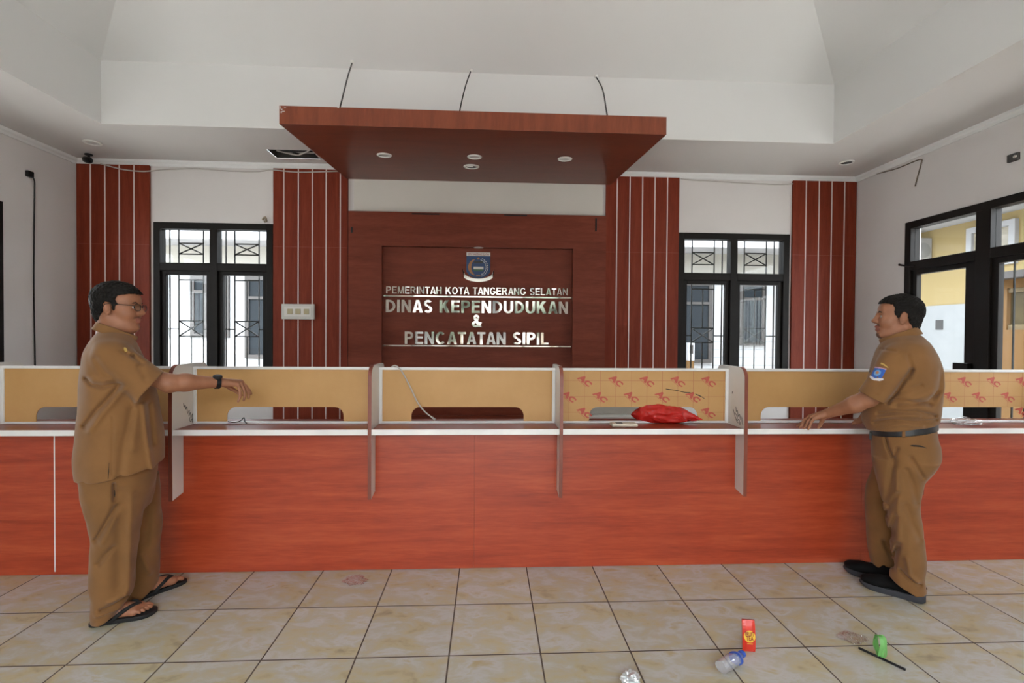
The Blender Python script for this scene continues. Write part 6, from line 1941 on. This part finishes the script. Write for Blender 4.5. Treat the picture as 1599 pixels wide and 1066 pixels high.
    for pts, w, dp in (([(0.082,-0.200,1.235), (0.054,-0.210,1.185), (0.022,-0.220,1.117), (-0.014,-0.210,1.056)], 0.008, 0.012),
                       ([(0.007,-0.200,1.080), (0.053,-0.210,1.076), (0.112,-0.200,1.070), (0.156,-0.160,1.057)], 0.009, 0.009), ([(0.022,-0.200,1.109), (0.073,-0.210,1.133), (0.118,-0.200,1.155)], 0.010, 0.006),
                       ([(0.028,-0.200,1.042), (0.087,-0.200,1.054), (0.151,-0.170,1.074), (0.193,-0.100,1.120)], 0.009, 0.009), ([(0.048,-0.210,1.072), (0.099,-0.200,1.088), (0.163,-0.150,1.115)], 0.012, -0.006),
                       ([(-0.051,-0.180,0.991), (0.018,-0.200,1.014), (0.101,-0.190,1.022), (0.179,-0.130,0.996)], 0.008, 0.009), ([(-0.070,-0.170,0.940), (0.011,-0.190,0.969), (0.102,-0.180,0.968), (0.184,-0.120,0.973)], 0.008, 0.008),
                       ([(-0.051,-0.180,0.971), (0.023,-0.200,0.995), (0.113,-0.190,0.997)], 0.009, -0.007), ([(-0.029,-0.180,0.925), (0.050,-0.190,0.950), (0.128,-0.170,0.943)], 0.008, -0.006),
                       ([(0.066,-0.180,1.306), (0.082,-0.200,1.242), (0.072,-0.210,1.192)], 0.010, 0.006), ([(0.210,-0.050,1.224), (0.193,-0.100,1.126), (0.165,-0.140,1.062)], 0.014, 0.008),
                       ([(-0.048,-0.160,1.336), (0.014,-0.190,1.328)], 0.006, 0.004), ([(-0.042,-0.250,1.175), (-0.052,-0.250,1.114)], 0.012, 0.004)):
        S.dent(fold_line(pts), w * 1.1, dp * 1.8)
    so = S.mesh('shirt', khaki, root, 2)
    bv = bvh_of(so)
    # sleeve patch in the city's colours, gold flash above it, pen in the pocket
    p, n = stick(bv, (-0.059,-0.220,1.212))
    zl = Vector((0.16, 0, 1)); zl = (zl - n * zl.dot(n)).normalized(); xl = zl.cross(n)
    M = Matrix(((xl.x, n.x, zl.x, p.x), (xl.y, n.y, zl.y, p.y), (xl.z, n.z, zl.z, p.z), (0, 0, 0, 1)))
    def on(x, z, o):
        """a point on the patch, wrapped onto the sleeve"""
        q = M @ Vector((x, 0, z)); h = bv.ray_cast(q + n * 0.08, -n)
        return (h[0] if h[0] is not None else q) + n * o
    def decal(poly, o, name, mat, par):
        mb = MB(); k = len(poly); c_ = (sum(a_ for a_, _ in poly) / k, sum(b_ for _, b_ in poly) / k)
        mid = [((a_ + c_[0]) / 2, (b_ + c_[1]) / 2) for a_, b_ in poly]
        mb.smooth = True
        vs = [on(*q, o) for q in poly] + [on(*q, o) for q in mid] + [on(*c_, o)] + [on(*q, o - 0.0025) for q in poly]
        fs = [(i, (i + 1) % k, k + (i + 1) % k, k + i) for i in range(k)] + [(k + i, k + (i + 1) % k, 2 * k) for i in range(k)] + [((i + 1) % k, i, 2 * k + 1 + i, 2 * k + 1 + (i + 1) % k) for i in range(k)]
        mb.add(vs, fs)
        return local(mb, name, mat, par)
    sh_ = [(-0.030, 0.034), (-0.015, 0.034), (0.0, 0.034), (0.015, 0.034), (0.030, 0.034), (0.030, 0.010), (0.028, -0.014), (0.018, -0.027), (0.0, -0.033), (-0.018, -0.027), (-0.028, -0.014), (-0.030, 0.010)]
    po = decal(sh_, 0.0016, 'sleeve_patch', patch_blue, root)
    decal([(-0.031, 0.034), (0.0, 0.034), (0.031, 0.034), (0.031, 0.027), (0.0, 0.027), (-0.031, 0.027)], 0.0024, 'name_band', plain('pink white band', (0.55, 0.30, 0.38), 0.7, 0.05), po)
    decal([(0.017 * math.cos(2 * PI * k / 14), 0.002 + 0.017 * math.sin(2 * PI * k / 14)) for k in range(14)], 0.0024, 'disc', patch_sky, po)
    decal([(0.0085 * math.cos(2 * PI * k / 10), 0.003 + 0.0085 * math.sin(2 * PI * k / 10)) for k in range(10)], 0.0032, 'motif', patch_orange, po)
    decal([(-0.033, -0.018), (-0.020, -0.028), (0.0, -0.033), (0.020, -0.028), (0.033, -0.018), (0.034, -0.026), (0.020, -0.036), (0.0, -0.041), (-0.020, -0.036), (-0.034, -0.026)], 0.0026, 'scroll', patch_white, po)
    decal([(-0.004, 0.052), (0.018, 0.046), (0.036, 0.039), (0.034, 0.045), (0.016, 0.055), (-0.004, 0.060)], 0.002, 'gold_flash', gold, root)
    p, n2 = stick(bv, (-0.098,-0.100,1.200), (1, 0.25, 0))
    Mx = Matrix.Translation(p) @ Matrix.Rotation(0.25, 4, 'Z')
    bm = bmesh.new(); bmesh.ops.create_cube(bm, size=1)
    bmesh.ops.bevel(bm, geom=bm.edges[:], offset=0.1, segments=2, affect='EDGES')
    mb = MB(); mb.bm(bm, Mx @ Matrix.Diagonal((0.014, 0.030, 0.036, 1))); local(mb, 'name_tag', black_plastic, root)
    cf = Frame((0.030,0.000,1.403), PI, 0.40)
    collar_mesh(root, (0.030,0.000,1.403), cf, 0.096, 0.086, 0.024, khaki, 0.05)
    # trousers
    T = Field((-0.34, -0.30, 0.0), (0.34, 0.34, 0.92), 0.004)
    pel = [(0.966,0.056,0.000,0.139,0.170), (0.903,0.057,0.000,0.142,0.176), (0.861,0.058,0.000,0.145,0.180), (0.812,0.063,0.000,0.151,0.186), (0.756,0.067,0.000,0.150,0.186), (0.699,0.060,0.000,0.139,0.176), (0.629,0.046,0.000,0.113,0.130), (0.574,0.037,0.000,0.091,0.080)]
    T.add(loft(pel))
    T.add(loft([(0.744,0.065,-0.085,0.140,0.092), (0.696,0.058,-0.087,0.124,0.094), (0.645,0.047,-0.088,0.103,0.094), (0.590,0.045,-0.088,0.093,0.092), (0.487,0.049,-0.088,0.081,0.088), (0.410,0.062,-0.086,0.079,0.086), (0.296,0.079,-0.084,0.073,0.084), (0.197,0.086,-0.080,0.075,0.080), (0.118,0.080,-0.078,0.073,0.072), (0.071,0.084,-0.076,0.074,0.068), (-0.001,0.096,-0.076,0.063,0.064)]), 0.015)
    pA, pB = np.array((0.004,-0.080,0.109)), np.array((0.120,-0.080,0.046))
    pc = poly_sd([(-0.6, -0.1), (-0.6, pA[2] + 0.30), (pA[0], pA[2]), (pB[0], pB[2]), (pB[0] + 0.06, pB[2] + 0.01), (0.6, pB[2] + 0.02), (0.6, -0.1)])
    T.keep(lambda X, Y, Z: np.where(Y + 0 * X + 0 * Z > 0.012, -0.5, -pc(X + 0 * Y + 0 * Z, Z + 0 * X + 0 * Y)))
    T.add(loft([(0.690,0.035,0.090,0.105,0.090), (0.611,0.012,0.098,0.102,0.094), (0.532,-0.013,0.100,0.101,0.094), (0.419,-0.024,0.100,0.091,0.090), (0.277,-0.024,0.100,0.085,0.086), (0.181,-0.021,0.100,0.078,0.080), (0.122,-0.020,0.100,0.069,0.072), (0.020,-0.014,0.100,0.053,0.064)]), 0.012)
    qA, qB = np.array((-0.092,0.100,0.101)), np.array((0.015,0.100,0.058))
    pd = poly_sd([(-0.6, -0.1), (-0.6, qA[2] + 0.1), (qA[0], qA[2]), (qB[0], qB[2]), (0.6, qB[2] - 0.12), (0.6, -0.1)])
    T.keep(lambda X, Y, Z: np.where(Y + 0 * X + 0 * Z < 0.014, -0.5, -pd(X + 0 * Y + 0 * Z, Z + 0 * X + 0 * Y)))
    T.noise(0.0030, 14, 21); T.noise(0.0012, 36, 28)
    for pts, w, dp in (([(-0.020,-0.180,0.858), (-0.011,-0.190,0.814), (0.011,-0.190,0.763)], 0.006, 0.010), ([(0.031,-0.190,0.820), (0.016,-0.190,0.767)], 0.006, 0.008),
                       ([(0.084,-0.190,0.775), (0.110,-0.180,0.731), (0.135,-0.150,0.676)], 0.010, 0.008), ([(0.069,-0.190,0.709), (0.096,-0.180,0.629), (0.113,-0.170,0.531)], 0.012, 0.007),
                       ([(0.016,-0.190,0.751), (0.002,-0.190,0.630), (-0.012,-0.180,0.505)], 0.014, 0.009), ([(0.028,-0.190,0.702), (0.036,-0.190,0.519), (0.044,-0.170,0.312)], 0.012, -0.008),
                       ([(0.035,-0.190,0.579), (0.009,-0.190,0.513), (-0.011,-0.170,0.441)], 0.010, 0.010), ([(0.031,-0.180,0.454), (0.014,-0.170,0.389), (0.007,-0.160,0.316)], 0.011, 0.011),
                       ([(0.067,-0.190,0.526), (0.094,-0.180,0.429), (0.127,-0.150,0.345)], 0.014, 0.008), ([(0.044,-0.170,0.312), (0.029,-0.160,0.237), (0.019,-0.140,0.165)], 0.010, 0.012),
                       ([(0.076,-0.160,0.244), (0.088,-0.150,0.166), (0.120,-0.140,0.128)], 0.010, -0.010), ([(0.051,-0.150,0.171), (0.089,-0.150,0.132), (0.131,-0.130,0.107)], 0.008, 0.010),
                       ([(-0.021,0.020,0.249), (0.002,0.020,0.193), (0.020,0.020,0.155)], 0.010, 0.010)):
        T.dent(fold_line(pts, -0.07 if max(p[1] for p in pts) < 0 else 0.2), w * 1.1, dp * 1.8)
    to = T.mesh('trousers', khaki_dark, root, 2)
    bv = bvh_of(to)
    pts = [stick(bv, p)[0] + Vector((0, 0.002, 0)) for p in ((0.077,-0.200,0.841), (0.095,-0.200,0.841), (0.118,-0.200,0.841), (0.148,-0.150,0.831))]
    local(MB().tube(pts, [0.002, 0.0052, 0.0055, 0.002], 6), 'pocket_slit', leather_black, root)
    # belt
    Bt = Field((-0.34, -0.26, 0.70), (0.34, 0.26, 0.96), 0.003)
    grown = [(s_[0], s_[1], s_[2], s_[3] + 0.0045, s_[4] + 0.0045) for s_ in pel]
    Bt.add(loft(grown))
    up_ = np.array((-(h1[2] - h0[2]), 0, h1[0] - h0[0]))
    Bt.keep(half((-0.072,-0.170,0.901), tuple(up_)), 0.002); Bt.keep(half((-0.072,-0.170,0.857), tuple(-up_)), 0.002)
    Bt.mesh('belt', leather_black, root, 1)
    bp, bn = Vector((-0.084,-0.030,0.848)), Vector((-1, 0, 0))
    local(MB().bbox(bp.x - 0.010, bp.x + 0.004, bp.y - 0.03, bp.y + 0.03, bp.z - 0.021, bp.z + 0.021, 0.004), 'buckle', plain('dark steel buckle', (0.05, 0.05, 0.05), 0.3, 0.1, metallic=0.8), root)
    q, n3 = stick(bv, (0.054,-0.190,0.902))
    local(MB().bbox(q.x - 0.007, q.x + 0.007, q.y - 0.011, q.y + 0.004, q.z - 0.022, q.z + 0.020, 0.002), 'belt_loop', khaki_dark, root)
    # shoes
    for (hx, hy, tx, ty) in ((0.160, -0.072, -0.128, -0.044), (0.062, 0.045, -0.212, 0.104)):
        yaw = math.atan2(ty - hy, tx - hx); ln = math.hypot(tx - hx, ty - hy)
        fr = Frame((hx, hy, 0.0), yaw)
        k = ln / 0.288
        U = Field(fr((ln / 2, 0, 0.06)) - 0.19, fr((ln / 2, 0, 0.06)) + 0.19, 0.004)
        U.add(ell((0.045 * k, 0, 0.058), (0.046, 0.036, 0.046), fr), 0)
        U.add(cap((0.055 * k, 0, 0.066), (0.19 * k, 0, 0.050), 0.040, 0.034, ((0, 0, 1), 0.95), fr), 0.02)
        U.add(ell((0.225 * k, 0.002, 0.043), (0.058, 0.043, 0.030), fr), 0.03)
        U.add(cap((0.05 * k, 0, 0.09), (0.075 * k, 0, 0.10), 0.036, 0.036, None, fr), 0.02)
        U.keep(half(fr((0, 0, 0.022)), (0, 0, -1)))
        U.keep(half(fr((0.08 * k, 0, 0.112)), tuple(fr.dir((0.25, 0, 1)))))
        U.sub(cap(fr((0.062 * k, 0, 0.085)), fr((0.062 * k, 0, 0.16)), 0.032, 0.034), 0.004)
        sho = U.mesh('shoe', shoe_black, root, 1)
        out = [(0.0, 0.0), (0.004, -0.024), (0.03, -0.040), (0.09, -0.040), (0.16, -0.045), (0.22, -0.049), (0.262, -0.036), (0.285, -0.010), (0.287, 0.012), (0.268, 0.036), (0.22, 0.047), (0.16, 0.042), (0.09, 0.039), (0.03, 0.039), (0.004, 0.024)]
        sm = smooth_pts([(x * k, y, 0) for x, y in out + out[:1]], 3)[:-1]; n = len(sm)
        mb = MB(); mb.smooth = True; vs = []
        tp = lambda x: 0.030 + 0.010 * max(0, 1 - x / (0.12 * k)) ** 1.0
        rows = [(0.95, lambda x: 0.0005 + 0.016 * max(0, (x / k - 0.22) / 0.065) ** 2), (1.0, lambda x: 0.008 + 0.014 * max(0, (x / k - 0.22) / 0.065) ** 2), (1.0, lambda x: tp(x) * 0.85), (0.965, lambda x: tp(x))]
        for (g, zf) in rows: vs += [fr(((p.x - 0.14) * g + 0.14, p.y * g, zf(p.x))) for p in sm]
        fs = [tuple(range(n - 1, -1, -1)), tuple(3 * n + i for i in range(n))]
        for r in range(3):
            for i in range(n): fs.append((r * n + i, r * n + (i + 1) % n, (r + 1) * n + (i + 1) % n, (r + 1) * n + i))
        mb.add(vs, fs); local(mb, 'sole', shoe_sole, sho)
        pl = fr((-0.002, 0, 0.080)); pm = fr((0.020, 0, 0.060))
        local(MB().tube([pl, (np.array(pl) + np.array(pm)) / 2 + np.array((0, 0, 0.004)), pm], [0.006, 0.007, 0.007], 8), 'heel_tab', shoe_black, sho)
build_right()

# ================================================================= DAYLIGHT
w = bpy.data.worlds.new('overcast sky'); SC.world = w; w.use_nodes = True
nt = w.node_tree; nt.nodes.clear()
out = nt.nodes.new('ShaderNodeOutputWorld'); bg = nt.nodes.new('ShaderNodeBackground')
tc = N(nt, 'ShaderNodeTexCoord'); sp = N(nt, 'ShaderNodeSeparateXYZ'); L(nt, tc.outputs['Generated'], sp.inputs[0])
r = ramp(nt, sp.outputs[2], [(0.0, (0.55, 0.56, 0.57)), (0.25, (0.80, 0.85, 0.92)), (0.9, (1.0, 1.04, 1.10))])
L(nt, r.outputs[0], bg.inputs[0]); bg.inputs[1].default_value = 5.5
L(nt, bg.outputs[0], out.inputs[0])
su = bpy.data.lights.new('sun', 'SUN'); su.energy = 7.0; su.angle = math.radians(8); su.color = (1.0, 0.98, 0.95)
so = bpy.data.objects.new('sun', su); COL.objects.link(so)
so.rotation_euler = Vector((0.06, -0.50, -0.86)).to_track_quat('-Z', 'Y').to_euler()

# ================================================================= CAMERA
cam = bpy.data.cameras.new('camera'); co = bpy.data.objects.new('camera', cam); COL.objects.link(co)
cam.sensor_width = 36.0; cam.lens = 36.0 * 759.6 / 1599; cam.clip_start = 0.05
yaw, pitch, roll = 0.0486, -0.0134, 0.0074
fw = Vector((math.sin(yaw) * math.cos(pitch), math.cos(yaw) * math.cos(pitch), math.sin(pitch)))
r0 = Vector((math.cos(yaw), -math.sin(yaw), 0)); u0 = r0.cross(fw)
rr = r0 * math.cos(roll) + u0 * math.sin(roll); uu = u0 * math.cos(roll) - r0 * math.sin(roll)
co.matrix_world = Matrix(((rr.x, uu.x, -fw.x, 0), (rr.y, uu.y, -fw.y, 0), (rr.z, uu.z, -fw.z, 1.398), (0, 0, 0, 1)))
SC.camera = co
vs = SC.view_settings
vs.view_transform = 'Standard'; vs.look = 'None'; vs.gamma = 1; vs.exposure = 1.43
vs.use_curve_mapping = False
SC.cycles.max_bounces = 10; SC.cycles.diffuse_bounces = 6; SC.cycles.transparent_max_bounces = 16
SC.cycles.caustics_reflective = False; SC.cycles.caustics_refractive = False
SC.cycles.sample_clamp_indirect = 8.0
